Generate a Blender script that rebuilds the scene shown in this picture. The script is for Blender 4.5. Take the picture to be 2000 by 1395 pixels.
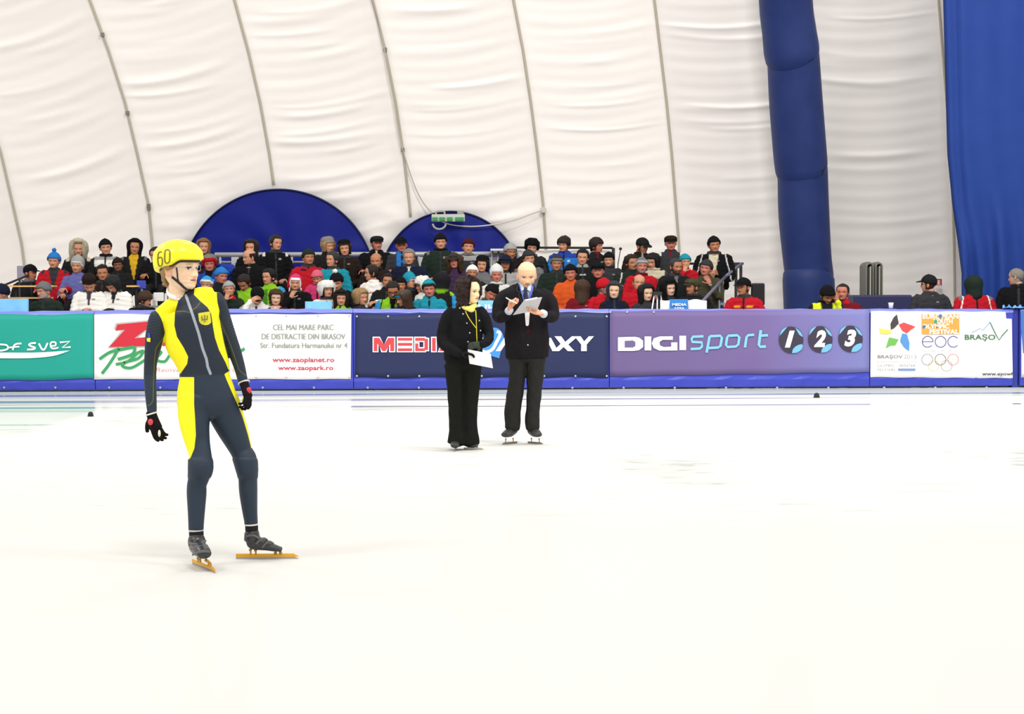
import bpy, bmesh, math, random
import numpy as np
from mathutils import Vector, Matrix
random.seed(7); rng = np.random.default_rng(7)
for o in list(bpy.data.objects): bpy.data.objects.remove(o)
SC = bpy.context.scene; COL = SC.collection
PI = math.pi
# ------------------------------------------------------------------ camera
FPX = 3150.0; CAMH = 1.525; HORIZ = 569.0
cam_d = bpy.data.cameras.new('camera'); cam = bpy.data.objects.new('camera', cam_d); COL.objects.link(cam)
cam_d.sensor_fit = 'HORIZONTAL'; cam_d.sensor_width = 36.0; cam_d.lens = 36.0*FPX/2000.0
cam_d.clip_start = .1; cam_d.clip_end = 300
PITCH = math.atan((697.5-HORIZ)/FPX); ROLL = math.radians(.27)
CR = Matrix.Rotation(PI/2-PITCH, 3, 'X') @ Matrix.Rotation(-ROLL, 3, 'Z')
cam.matrix_world = Matrix.Translation((0, 0, CAMH)) @ CR.to_4x4()
SC.camera = cam
# ------------------------------------------------------------------ light of the hall
SC.view_settings.view_transform = 'Standard'; SC.view_settings.look = 'None'
SC.view_settings.gamma = 1.0; SC.view_settings.use_curve_mapping = False
SC.view_settings.exposure = -0.06
SC.cycles.use_denoising = True; SC.cycles.max_bounces = 5; SC.cycles.diffuse_bounces = 3
SC.cycles.glossy_bounces = 2; SC.cycles.transparent_max_bounces = 6
SC.cycles.sample_clamp_indirect = 6
wd = bpy.data.worlds.new('hall_ambience'); SC.world = wd; wd.use_nodes = True
wb = wd.node_tree.nodes['Background']; wb.inputs[0].default_value = (1.0, .965, .925, 1); wb.inputs[1].default_value = 1.04
def area(name, loc, target, sx, sy, power, col=(1, .975, .94)):
    l = bpy.data.lights.new(name, 'AREA'); l.shape = 'RECTANGLE'; l.size = sx; l.size_y = sy; l.energy = power; l.color = col
    o = bpy.data.objects.new(name, l); COL.objects.link(o); o.location = loc
    o.rotation_euler = (Vector(target)-Vector(loc)).to_track_quat('-Z', 'Y').to_euler(); return o
for i, (x, y) in enumerate([(-9, 5), (0, 5), (9, 5), (-12, 17), (0, 17), (15, 17)]):
    area('flood_and_fill_lamp', (x, y, 11.5), (x*.8, y+7, 0), 3.0, 1.6, 520)
area('flood_and_fill_lamp', (3.2, 14, 11), (8.5, 34, 3.0), 2.4, 1.4, 1250)  # added fill lamp, only there to brighten the right part of the wall
# ------------------------------------------------------------------ pixel <-> place
def ray(px, py):
    return CR @ Vector(((px-1000.0)/FPX, (697.5-py)/FPX, -1.0))
def W(px, py, Y):
    d = ray(px, py); s = Y/d.y
    return Vector((d.x*s, Y, CAMH+d.z*s))
# ------------------------------------------------------------------ colours
def s2l(c):
    return tuple((v/12.92 if v <= .04045 else ((v+.055)/1.055)**2.4) for v in c)
NAMES = dict(black='17171a', coal='232325', navy='1c2238', dgrey='3a3b3f', grey='77777a', lgrey='a9a9a8', pale='cfcfca', white='ece9e2',
 cream='d9cfb4', tan='b79a6c', brown='4a3426', dbrown='2b211d', blond='b08d62', lbrown='8a6544', ghair='8f8a80', red='c41e2c', dred='7c1b26', maroon='4c1c22',
 orange='e2602a', yellow='e3b52c', lime='8fcf2a', green='4d8f2e', dgreen='26332c', olive='4b4a36', teal='2497ac', blue='2f7fd0', royal='2c47a8', sky='3aa0dd',
 lilac='6f72b4', purple='45304f', pink='d83f78', lpink='df6a80', jeans='4f6a94', skin='c68e70', pskin='dcb496', tskin='b07656', dskin='7c523c', rskin='ba7460')
def C(n):
    if isinstance(n, tuple): return n
    h = NAMES.get(n, n); return s2l(tuple(int(h[i:i+2], 16)/255 for i in (0, 2, 4)))
def L(h): return s2l(tuple(int(h[i:i+2], 16)/255 for i in (0, 2, 4)))
# ------------------------------------------------------------------ materials
MATS = {}
def nodes(m):
    m.use_nodes = True; nt = m.node_tree; return nt, nt.nodes, nt.links, nt.nodes['Principled BSDF']
def plain(name, hexcol, rough=.6, metal=0., bump=0., bscale=40., spec=.4, var=0.):
    key = (name, hexcol, rough)
    if key in MATS: return MATS[key]
    m = bpy.data.materials.new(name); nt, N, K, b = nodes(m)
    col = C(hexcol)
    if name.startswith(('print_', 'sheet_', 'violet')) and sum(col) < 1.9: col = tuple(c*.72 for c in col)
    b.inputs['Base Color'].default_value = (*col, 1); b.inputs['Roughness'].default_value = rough
    b.inputs['Metallic'].default_value = metal; b.inputs['Specular IOR Level'].default_value = spec
    tc = N.new('ShaderNodeTexCoord')
    nz = N.new('ShaderNodeTexNoise'); nz.inputs['Scale'].default_value = bscale; nz.inputs['Detail'].default_value = 3
    K.new(tc.outputs['Object'], nz.inputs['Vector'])
    if bump > 0:
        bp = N.new('ShaderNodeBump'); bp.inputs['Strength'].default_value = bump; bp.inputs['Distance'].default_value = .02
        K.new(nz.outputs['Fac'], bp.inputs['Height']); K.new(bp.outputs['Normal'], b.inputs['Normal'])
    mx = N.new('ShaderNodeMix'); mx.data_type = 'RGBA'; mx.inputs[6].default_value = (*col, 1)
    mx.inputs[7].default_value = (*[min(1, c*(1+var*1.5)+var*.03) for c in col], 1); K.new(nz.outputs['Fac'], mx.inputs[0])
    if var > 0: K.new(mx.outputs[2], b.inputs['Base Color'])
    MATS[key] = m; return m
def attrmat(name, rough, bump, bscale, spec=.25, sheen=0., sss=0., stretch=(1, 1, 1)):
    m = bpy.data.materials.new(name); nt, N, K, b = nodes(m)
    a = N.new('ShaderNodeAttribute'); a.attribute_name = 'Col'; a.attribute_type = 'GEOMETRY'
    tc = N.new('ShaderNodeTexCoord'); mp = N.new('ShaderNodeMapping'); mp.inputs['Scale'].default_value = stretch
    nz = N.new('ShaderNodeTexNoise'); nz.inputs['Scale'].default_value = bscale; nz.inputs['Detail'].default_value = 4
    K.new(tc.outputs['Object'], mp.inputs['Vector']); K.new(mp.outputs[0], nz.inputs['Vector'])
    bp = N.new('ShaderNodeBump'); bp.inputs['Strength'].default_value = bump; bp.inputs['Distance'].default_value = .02
    K.new(nz.outputs['Fac'], bp.inputs['Height']); K.new(bp.outputs['Normal'], b.inputs['Normal'])
    rm = N.new('ShaderNodeMapRange'); rm.inputs[3].default_value = .82; rm.inputs[4].default_value = 1.15
    K.new(nz.outputs['Fac'], rm.inputs[0])
    vm = N.new('ShaderNodeVectorMath'); vm.operation = 'SCALE'; K.new(a.outputs['Color'], vm.inputs[0]); K.new(rm.outputs[0], vm.inputs['Scale'])
    K.new(vm.outputs[0], b.inputs['Base Color'])
    b.inputs['Roughness'].default_value = rough; b.inputs['Specular IOR Level'].default_value = spec
    if sheen: b.inputs['Sheen Weight'].default_value = sheen
    if sss:
        b.inputs['Subsurface Weight'].default_value = sss; b.inputs['Subsurface Radius'].default_value = (.02, .008, .004); b.inputs['Subsurface Scale'].default_value = .4
    return m
M_SKIN = attrmat('skin', .55, .04, 60, spec=.3)
M_FAB = attrmat('woven_cloth', .9, .5, 14, spec=.08)
M_PUF = attrmat('quilted_nylon', .5, .7, 11, spec=.15, stretch=(.35, .35, 2.2))
M_KNIT = attrmat('knitted_wool', .95, .3, 70, spec=.1)
M_HAIR = attrmat('hair_strands', .55, .9, 40, spec=.2, stretch=(2.2, 2.2, .25))
M_FUR = attrmat('fur', .95, 1., 70, spec=.1)
# ------------------------------------------------------------------ mesh tools
class MB:
    def __init__(s): s.v = []; s.f = []; s.c = []; s.n = 0
    def add(s, V, F, col=None):
        V = np.asarray(V, float); s.v.append(V); s.f += [tuple(i+s.n for i in f) for f in F]
        if col is None: col = (.5, .5, .5)
        cc = np.asarray(col, float)
        s.c.append(np.tile(cc, (len(V), 1)) if cc.ndim == 1 else cc); s.n += len(V); return s
    def merge(s, o): s.v += o.v; s.f += [tuple(i+s.n for i in f) for f in o.f]; s.c += o.c; s.n += o.n
    def xf(s, fn):
        s.v = [fn(v) for v in s.v]
    def data(s): return np.vstack(s.v), s.f, np.vstack(s.c)
def setcol(me, c):
    a = me.attributes.new('Col', 'FLOAT_COLOR', 'POINT') if 'Col' not in me.attributes else me.attributes['Col']
    c4 = np.ones((len(me.vertices), 4)); c4[:, :3] = c; a.data.foreach_set('color', c4.ravel())
def link(name, me, mat, parent=None, smooth=True, loc=None):
    o = bpy.data.objects.new(name, me); COL.objects.link(o)
    if mat is not None: me.materials.append(mat)
    if smooth and len(me.polygons): me.polygons.foreach_set('use_smooth', [True]*len(me.polygons))
    if parent is not None: o.parent = parent
    if loc is not None: o.location = loc
    return o
def obj(name, mb, mat, parent=None, smooth=True, loc=None, colors=True):
    V, F, Cc = mb.data(); me = bpy.data.meshes.new(name); me.from_pydata(V.tolist(), [], F); me.update()
    if colors: setcol(me, Cc)
    return link(name, me, mat, parent, smooth, loc)
DEFER = []
def deferred(name, mb, mat, parent, voxel, smooth=3, post=None, loc=None):
    o = obj(name, mb, mat, parent, True, loc, False); DEFER.append((o, voxel, smooth, post, mat)); return o
def flush():
    for o, vx, sm, post, mat in DEFER:
        r = o.modifiers.new('r', 'REMESH'); r.mode = 'VOXEL'; r.voxel_size = vx; r.adaptivity = 0; r.use_smooth_shade = True
        if sm: s = o.modifiers.new('s', 'SMOOTH'); s.factor = .5; s.iterations = sm
    bpy.context.view_layer.update(); dg = bpy.context.evaluated_depsgraph_get()
    new = []
    for o, vx, sm, post, mat in DEFER: new.append(bpy.data.meshes.new_from_object(o.evaluated_get(dg)))
    for (o, vx, sm, post, mat), me in zip(DEFER, new):
        old = o.data; nm = old.name; o.modifiers.clear(); o.data = me; bpy.data.meshes.remove(old); me.name = nm
        if not me.materials: me.materials.append(mat)
        me.polygons.foreach_set('use_smooth', [True]*len(me.polygons))
        P = np.empty(len(me.vertices)*3); me.vertices.foreach_get('co', P); P = P.reshape(-1, 3)
        if post is not None: post(me, P)
def tag(o, label=None, cat=None, group=None, kind=None):
    if label: o['label'] = label
    if cat: o['category'] = cat
    if group: o['group'] = group
    if kind: o['kind'] = kind
    return o
def empty(name, loc, rz=0):
    o = bpy.data.objects.new(name, None); COL.objects.link(o); o.location = loc; o.rotation_euler = (0, 0, rz); o.empty_display_size = .1; return o
def resample(P, R, n):
    P = np.asarray(P, float); R = np.asarray(R, float)
    if len(P) < 3: 
        t = np.linspace(0, 1, max(n+1, 2)); return P[0]+(P[-1]-P[0])*t[:, None], R[0]+(R[-1]-R[0])*t[:, None]
    A = np.hstack([P, R]); out = []
    for i in range(len(A)-1):
        p0 = A[max(i-1, 0)]; p1 = A[i]; p2 = A[i+1]; p3 = A[min(i+2, len(A)-1)]
        for k in range(n):
            t = k/n
            out.append(.5*((2*p1)+(-p0+p2)*t+(2*p0-5*p1+4*p2-p3)*t*t+(-p0+3*p1-3*p2+p3)*t**3))
    out.append(A[-1]); out = np.array(out); return out[:, :3], np.maximum(out[:, 3:], 1e-4)
def loft(mb, P, R, ref=(0, -1, 0), nseg=12, sub=3, col=None, power=1.0, cap=True):
    """P centre points, R radii (a across, b along ref); closed, round-capped."""
    R = [(r, r) if np.isscalar(r) else r for r in R]
    P, R = resample(P, R, sub) if sub > 1 else (np.asarray(P, float), np.asarray(R, float))
    n = len(P); T = np.gradient(P, axis=0); T /= np.linalg.norm(T, axis=1)[:, None]+1e-12
    ref = np.asarray(ref, float); th = np.linspace(0, 2*PI, nseg, endpoint=False); V = []
    ct = np.sign(np.cos(th))*np.abs(np.cos(th))**power; st = np.sign(np.sin(th))*np.abs(np.sin(th))**power
    for i in range(n):
        b = ref-np.dot(ref, T[i])*T[i]
        if np.linalg.norm(b) < 1e-3: b = np.array((0, 0, 1.))-T[i][2]*T[i]
        b /= np.linalg.norm(b); s = np.cross(T[i], b)
        V.append(P[i]+np.outer(ct*R[i, 0], s)+np.outer(st*R[i, 1], b))
    F = []
    for i in range(n-1):
        for k in range(nseg):
            a = i*nseg+k; c = i*nseg+(k+1) % nseg; F.append((a, c, c+nseg, a+nseg))
    V = np.vstack(V)
    if cap:
        m0 = P[0]-T[0]*min(R[0])*.45; m1 = P[-1]+T[-1]*min(R[-1])*.45
        V = np.vstack([V, m0, m1]); e0 = n*nseg; e1 = e0+1
        for k in range(nseg):
            F.append((k, e0, (k+1) % nseg)); F.append(((n-1)*nseg+k, (n-1)*nseg+(k+1) % nseg, e1))
    mb.add(V, F, col); return mb
def ball(mb, c, r, col=None, nu=12, nv=8, fn=None):
    r = (r, r, r) if np.isscalar(r) else r
    V = [(0, 0, -1)]; F = []
    for i in range(1, nv):
        a = -PI/2+PI*i/nv
        for k in range(nu): V.append((math.cos(a)*math.cos(2*PI*k/nu), math.cos(a)*math.sin(2*PI*k/nu), math.sin(a)))
    V.append((0, 0, 1)); V = np.array(V)
    for k in range(nu): F.append((0, 1+(k+1) % nu, 1+k)); F.append((len(V)-1, len(V)-1-nu+k, len(V)-1-nu+(k+1) % nu))
    for i in range(nv-2):
        for k in range(nu): a = 1+i*nu+k; b = 1+i*nu+(k+1) % nu; F.append((a, b, b+nu, a+nu))
    V = V*np.array(r)
    if fn is not None: V = fn(V)
    mb.add(V+np.array(c), F, col); return mb
def box(mb, lo, hi, col=None, bev=0.):
    x0, y0, z0 = lo; x1, y1, z1 = hi
    V = [(x0, y0, z0), (x1, y0, z0), (x1, y1, z0), (x0, y1, z0), (x0, y0, z1), (x1, y0, z1), (x1, y1, z1), (x0, y1, z1)]
    mb.add(V, [(0, 3, 2, 1), (4, 5, 6, 7), (0, 1, 5, 4), (1, 2, 6, 5), (2, 3, 7, 6), (3, 0, 4, 7)], col); return mb
def bevel(o, w, seg=2):
    m = o.modifiers.new('bevel', 'BEVEL'); m.width = w; m.segments = seg; m.limit_method = 'ANGLE'; return o
def tube(mb, P, r, col=None, nseg=8, sub=1): return loft(mb, P, [r]*len(P), ref=(.3, -.9, .1), nseg=nseg, sub=sub, col=col)
def vnoise(P, s, seed=0):
    P = P*s; a = seed*1.7
    return (np.sin(P[:, 0]*2.1+a+1.3*np.sin(P[:, 1]*1.7+a))+np.sin(P[:, 1]*2.9+2*a+1.1*np.sin(P[:, 2]*2.3))+np.sin(P[:, 2]*2.6+a*3+1.4*np.sin(P[:, 0]*1.9)))/3
def sstep(a, b, x): t = np.clip((x-a)/(b-a+1e-9), 0, 1); return t*t*(3-2*t)
# ------------------------------------------------------------------ heads
_T = dict(
 F=([0, .03, .08, .14, .18, .215, .25, .29, .36, .46, .54, .65, .78, .9, .97, 1], [.052, .074, .087, .083, .089, .0865, .0895, .087, .088, .086, .093, .092, .083, .058, .028, 0]),
 B=([0, .1, .2, .3, .45, .6, .75, .88, .96, 1], [.0, .035, .055, .076, .094, .102, .100, .077, .044, 0]),
 Wd=([0, .04, .1, .2, .3, .45, .6, .75, .88, .96, 1], [.022, .038, .051, .061, .067, .0735, .0775, .0745, .055, .031, 0]))
_S = {}
for _k, (_x, _y) in _T.items():
    _xx = np.linspace(0, 1, 401); _yy = np.interp(_xx, _x, _y); _kr = np.exp(-(np.arange(-12, 13)/4.5)**2); _kr /= _kr.sum(); _pd = np.concatenate([np.full(12, _yy[0]), _yy, np.full(12, _yy[-1])]); _ys = np.convolve(_pd, _kr, 'valid'); _e = np.clip((1-_xx)/.05, 0, 1); _S[_k] = (_xx, _ys*_e+_yy*(1-_e))
def hp(key, t): x, y = _S[key]; return np.interp(t, x, y)
HH = .225
def envelope(phi, t):
    """smooth head surface without features: phi from the face front, t 0 chin .. 1 crown"""
    tc = np.clip(t, .0, 1); w = np.where(t < .3, np.maximum(hp('Wd', tc), .064), hp('Wd', tc)); f = np.where(t < .3, .086, hp('F', tc)); f = np.maximum(f, 0); b = np.where(t < .3, .076, hp('B', tc))
    s = np.sin(phi); c = np.cos(phi); e = .88
    return np.stack([w*np.sign(s)*np.abs(s)**e, np.where(c > 0, -f, b)*np.abs(c)**e, t*HH], -1)
def head_grid(nt, nz, skin, hairc=None, beard=None, brow='dbrown', lips=None, hi=False):
    u = np.linspace(-1, 1, nt, endpoint=False); phi = PI*(u*.62+.38*u**3) if True else PI*u
    v = np.linspace(0, 1, nz); t = v*.78+.22*v**2*(3-2*v)
    PH, T = np.meshgrid(phi, t); f = hp('F', T); b = hp('B', T); w = hp('Wd', T)
    s = np.sin(PH); c = np.cos(PH); e = .86
    X = w*np.sign(s)*np.abs(s)**e; Y = np.where(c > 0, -f, b)*np.abs(c)**e; Z = T*HH
    fr = sstep(0, .25, c)
    nose = np.interp(T, [.27, .292, .32, .36, .42, .48, .53], [0, .017, .023, .019, .012, .006, 0])
    ns = np.interp(T, [.27, .33, .42, .5], [.0145, .013, .0085, .008])
    Y -= fr*nose*np.exp(-(X/ns)**2/1.2)
    wing = np.exp(-((np.abs(X)-.0135)/.006)**2-((T-.31)/.022)**2); Y -= fr*.007*wing
    sock = np.exp(-((np.abs(X)-.031)/.015)**2-((T-.475)/.045)**2); Y += fr*.0115*sock
    eye = np.exp(-((np.abs(X)-.031)/.0105)**2-((T-.468)/.028)**2); Y -= fr*.006*eye
    browr = np.exp(-((np.abs(X)-.028)/.02)**2-((T-.55)/.028)**2); Y -= fr*.004*browr
    chk = np.exp(-((np.abs(X)-.045)/.016)**2-((T-.35)/.07)**2); Y -= fr*.005*chk
    lipm = np.exp(-(X/.024)**4); Y -= fr*.003*lipm*(np.exp(-((T-.182)/.018)**2)+np.exp(-((T-.25)/.018)**2)); Y += fr*.004*lipm*np.exp(-((T-.217)/.010)**2)
    V = np.stack([X, Y, Z], -1).reshape(-1, 3)
    sk = np.array(C(skin)); Cc = np.tile(sk, (V.shape[0], 1)); x, z, fr_, y = X.ravel(), T.ravel(), fr.ravel(), Y.ravel()
    def mixc(m, c): nonlocal Cc; m = np.clip(m, 0, 1)[:, None]; Cc = Cc*(1-m)+np.array(c)*m
    mixc(.35*np.exp(-((np.abs(x)-.042)/.018)**2-((z-.33)/.08)**2)*fr_, sk*np.array((1.05, .72, .68)))
    mixc(.3*np.exp(-(x/.02)**2-((z-.31)/.04)**2)*fr_, sk*np.array((1.02, .75, .7)))
    if hairc is not None: mixc(sstep(.05, .02, -y)*sstep(.12, .2, z), C(hairc)); mixc(sstep(.8, .86, z), C(hairc))
    if beard is not None:
        b_ = sstep(.29, .26, z)*sstep(.0, .02, -y)*(1-.0*z); b_ = np.maximum(b_, sstep(.4, .33, z)*sstep(.054, .062, np.abs(x))*sstep(-.01, .01, -y))
        bc = (beard, .9) if isinstance(beard, str) else beard; mixc(bc[1]*b_, C(bc[0]))
    lc = C(lips) if lips else tuple(sk*np.array((.86, .5, .48)))
    lw = .021 if hi else .022
    lm = (np.abs(x) < lw)*sstep(.046, .036, np.abs(z-.217)+np.abs(x)*.9)*fr_; mixc(lm*.8, lc)
    mixc(np.exp(-((z-.217)/.009)**2)*(np.abs(x) < lw+.002)*fr_, np.array(lc)*.35)
    ex = (np.abs(x)-.031)/(.0135); ez = (z-.468)/(.026)
    em = ((ex**2+ez**2) < 1)*fr_
    mixc((.5 if hi else .25)*np.exp(-ex**2*.6-((z-.49)/.03)**2)*fr_, sk*.45)  # shade of the eye sockets painted into the skin colour
    if hi:
        mixc(em, (.62, .6, .57)); mixc((((np.abs(x)-.031)/.0062)**2+((z-.47)/.024)**2 < 1)*fr_, (.05, .045, .04))
        mixc((np.abs(z-.498) < .012)*(np.abs(ex) < 1.15)*fr_, (.05, .03, .025))
    else: mixc(.62*np.exp(-(ex*1.05)**4-ez**2*.9)*fr_, (.05, .035, .03))
    bm = np.exp(-((np.abs(x)-.031)/.019)**4-((z-.563-.06*np.clip((.03-np.abs(x)), -.02, .0))/.018)**2)*fr_; mixc(bm*.85, C(brow))
    nos = np.exp(-((np.abs(x)-.0075)/.0045)**2-((z-.288)/.012)**2)*fr_; mixc(nos*.7, sk*.3)
    F = []
    for i in range(nz-1):
        for k in range(nt):
            a = i*nt+k; b2 = i*nt+(k+1) % nt; F.append((a, b2, b2+nt, a+nt))
    F.append(tuple(range(nt-1, -1, -1)))
    return V, F, Cc
def ears(mb, skin, n=10):
    for sg in (-1, 1):
        def fn(V):
            V = V.copy(); V[:, 0] += sg*.006*np.clip(V[:, 1]/.015, -1, 1); d = (V[:, 1]/.017)**2+(V[:, 2]/.03)**2
            V[:, 0] -= sg*.006*np.exp(-d*3); return V
        ball(mb, (sg*.077, .006, .42*HH), (.009, .018, .031), np.array(C(skin))*np.array((.97, .82, .78)), n, 8, fn)
def shell(mb, col, zlow, thick, nt=30, nr=9, top=1.0, fn=None, col2=None, band=.0, fluff=0., seed=1):
    """hat / hair shell around the head. zlow(phi)->t of the lower rim, thick(phi, v)->outward offset"""
    phi = np.linspace(-PI, PI, nt, endpoint=False); zl = np.array([zlow(abs(p)) for p in phi]); rows = []
    def pt(v, th):
        t = zl+(top-zl)*np.cos(v*PI/2)**(.9 if top >= 1 else 1.2); P = envelope(phi, t)
        n = np.stack([P[:, 0]/.0055, P[:, 1]/.009, np.where(t > .45, (P[:, 2]-.1)/.0115, 0)], -1)
        if v < 1e-6 and top >= 1: n = np.tile((0, 0, 1.), (nt, 1))
        n /= np.linalg.norm(n, axis=1)[:, None]+1e-9
        return P+n*th[:, None], t
    cols = []
    for i in range(nr+1):
        v = i/nr; th = np.array([thick(abs(p), v) for p in phi]); P, t = pt(v, th)
        if fluff: P = P*(1+0*P)+ (P-np.array((0, 0, .11)))*(fluff*vnoise(P, 60, seed))[:, None]
        rows.append(P); c = np.array([col2 if (col2 is not None and v > 1-band) else col]*nt); cols.append(c)
    P, t = pt(1., np.full(nt, -.006)); rows.append(P); cols.append(cols[-1]); P, t = pt(.75, np.full(nt, -.012)); rows.append(P); cols.append(cols[-1])
    if top < 1: P, t = pt(0., np.full(nt, -.006)); rows.append(P); cols.append(cols[0]); 
    V = np.vstack(rows)
    if fn is not None: V = fn(V)
    F = []; R = len(rows)
    for i in range(R-1):
        for k in range(nt): a = i*nt+k; b = i*nt+(k+1) % nt; F.append((a, a+nt, b+nt, b))
    if top < 1:
        for k in range(nt): a = (R-1)*nt+k; b = (R-1)*nt+(k+1) % nt; F.append((a, k, (k+1) % nt, b))
    else: F.append(tuple(range(nt)))
    mb.add(V, F, np.vstack(cols)); return mb
def zl_(front, side, back, w0=.8, w1=1.25):
    def f(p):
        if p < w0: return front
        if p < w1: k = (p-w0)/(w1-w0); k = k*k*(3-2*k); return front+(side-front)*k
        k = (p-w1)/(PI-w1); return side+(back-side)*k
    return f
def brim(mb, col, length=.07, t=.70, droop=.25, wide=1.05, thick=.004):
    """peak of a cap in front of the brow"""
    n = 14; V = []; F = []
    for j, kk in enumerate(np.linspace(0, 1, 5)):
        for i in range(n):
            a = (i/(n-1)-.5)*2*wide; P = envelope(np.array([a]), np.array([t]))[0]; d = np.array((math.sin(a)*.35, -math.cos(a), 0)); d /= np.linalg.norm(d)
            ext = length*kk*math.cos(a/wide*PI/2)**.6; p = P*1.06+np.array((0, 0, P[2]*-.06))+d*ext; p[2] = P[2]-droop*ext-.010*(a/wide)**2*kk; V.append(p)
    V = np.array(V); m = len(V); V = np.vstack([V+(0, 0, thick), V-(0, 0, thick)])
    for j in range(4):
        for i in range(n-1):
            a = j*n+i; F.append((a, a+1, a+1+n, a+n)); F.append((m+a, m+a+n, m+a+1+n, m+a+1))
    for i in range(n-1): a = 4*n+i; F.append((a, a+1, m+a+1, m+a))
    for j in range(4):
        a = j*n; F.append((a, a+n, m+a+n, m+a)); a = j*n+n-1; F.append((a, m+a, m+a+n, a+n))
    mb.add(V, F, col); return mb
def build_hair(kind, col, nt=30, seed=1):
    mb = MB(); c = C(col)
    if kind == 'short': shell(mb, c, zl_(.80, .50, .16, .75, 1.2), lambda p, v: .013+.006*(1-v), nt, 9, fluff=.05, seed=seed)
    elif kind == 'crop': shell(mb, c, zl_(.82, .5, .2, .75, 1.2), lambda p, v: .006, nt, 9, fluff=.02, seed=seed)
    elif kind == 'fringe': shell(mb, c, zl_(.62, .45, .1, .75, 1.25), lambda p, v: .018+.006*(1-v), nt, 9, fluff=.07, seed=seed)
    elif kind == 'bald': shell(mb, c, zl_(.56, .42, .18, 1.15, 1.5), lambda p, v: .006 if p > 1.25 else -.012, nt, 5, top=.72, fluff=.03, seed=seed)
    elif kind == 'bob': shell(mb, c, zl_(.74, .10, .0, .75, 1.15), lambda p, v: .016+.012*math.sin(v*PI*.8), nt, 12, fluff=.06, seed=seed)
    elif kind == 'long': shell(mb, c, zl_(.80, -.30, -.62, .78, 1.15), lambda p, v: .016+.020*math.sin(v*PI*.7), nt, 14, fluff=.05, seed=seed)
    elif kind == 'curly': shell(mb, c, zl_(.82, -.36, -.42, .5, .85), lambda p, v: .022+.034*math.sin(v*PI*.8), nt, 14, fluff=.13, seed=seed)
    elif kind == 'bun':
        shell(mb, c, zl_(.82, .42, .15, .75, 1.1), lambda p, v: .011, nt, 9, fluff=.03, seed=seed); ball(mb, (0, .125, .17), (.033, .03, .033), c)
    return mb
def build_hat(kind, col, col2=None, nt=30, seed=1, pom=None):
    mb = MB(); c = C(col); c2 = C(col2 or col); mat = M_KNIT
    if kind == 'beanie': shell(mb, c, zl_(.68, .50, .34), lambda p, v: .012+.016*(1-v)**2+(.007 if v > .78 else 0), nt, 10, col2=c2, band=.26)
    elif kind == 'tall': shell(mb, c, zl_(.68, .42, .30), lambda p, v: .012+.050*(1-v)**1.5, nt, 10, col2=c2, band=.2)
    elif kind == 'flap':
        shell(mb, c, zl_(.68, .05, .25, .8, 1.25), lambda p, v: .014+.018*(1-v)**2, nt, 10, col2=c2, band=.22)
        for sg in (-1, 1): loft(mb, [(sg*.078, -.01, .03), (sg*.085, -.03, -.06), (sg*.075, -.05, -.14)], [.012, .008, .012], col=c2)
    elif kind == 'fur': shell(mb, c, zl_(.66, .34, .28), lambda p, v: .030+.012*math.sin(v*PI), nt, 9, fluff=.10, col2=c2, band=.3, seed=seed); mat = M_FUR
    elif kind == 'furball': shell(mb, c, zl_(.62, .12, .05, .85, 1.3), lambda p, v: .034+.02*math.sin(v*PI), nt, 11, fluff=.14, seed=seed); mat = M_FUR
    elif kind == 'beret': shell(mb, c, zl_(.74, .58, .36), lambda p, v: .014+.030*math.sin(min(1, v*1.3)*PI)**.8, nt, 10)
    elif kind == 'cap': shell(mb, c, zl_(.70, .56, .42), lambda p, v: .010+.012*(1-v), nt, 9); brim(mb, c2, .075, .70); mat = M_FAB
    elif kind == 'flat':
        def fn(V): V = V.copy(); m = V[:, 2] > .165; V[m, 1] -= .022; V[m, 2] = .165+(V[m, 2]-.165)*.72; return V
        shell(mb, c, zl_(.70, .56, .44), lambda p, v: .016+.018*math.sin(min(1, v*1.2)*PI), nt, 10, fn=fn); brim(mb, c2, .045, .71, .35, .9, .006); mat = M_FAB
    elif kind == 'hood':
        shell(mb, c, zl_(.84, -.22, -.35, .80, 1.15), lambda p, v: .022+.020*math.sin(v*PI*.8), nt, 13, col2=c2, band=.08 if col2 else 0); mat = M_FAB
    elif kind == 'furhood':
        shell(mb, c, zl_(.86, -.3, -.38, .70, 1.0), lambda p, v: .030+.035*math.sin(v*PI*.7), nt, 13, fluff=.09, seed=seed); mat = M_FUR
    elif kind == 'band': shell(mb, c, zl_(.63, .45, .40), lambda p, v: .014, nt, 4, top=.80)
    if pom: ball(mb, (0, .01, HH+.045), .032, C(pom), 10, 8, lambda V: V*(1+.12*vnoise(V, 90))[:, None])
    return mb, mat
def rotm(yaw, pitch=0, roll=0): return np.array(Matrix.Rotation(yaw, 3, 'Z') @ Matrix.Rotation(pitch, 3, 'X') @ Matrix.Rotation(roll, 3, 'Y'))
def place(mb, R, off, piv=(0, .02, .03), s=1.0, sx=1.0):
    if sx != 1: mb.xf(lambda V: V*np.array((sx, 1, 1)))
    piv = np.array(piv); off = np.array(off); mb.xf(lambda V: ((V-piv) @ R.T+piv)*s+off)
def rodr(v, k, a): k = k/np.linalg.norm(k); return v*math.cos(a)+np.cross(k, v)*math.sin(a)+k*np.dot(k, v)*(1-math.cos(a))
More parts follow.
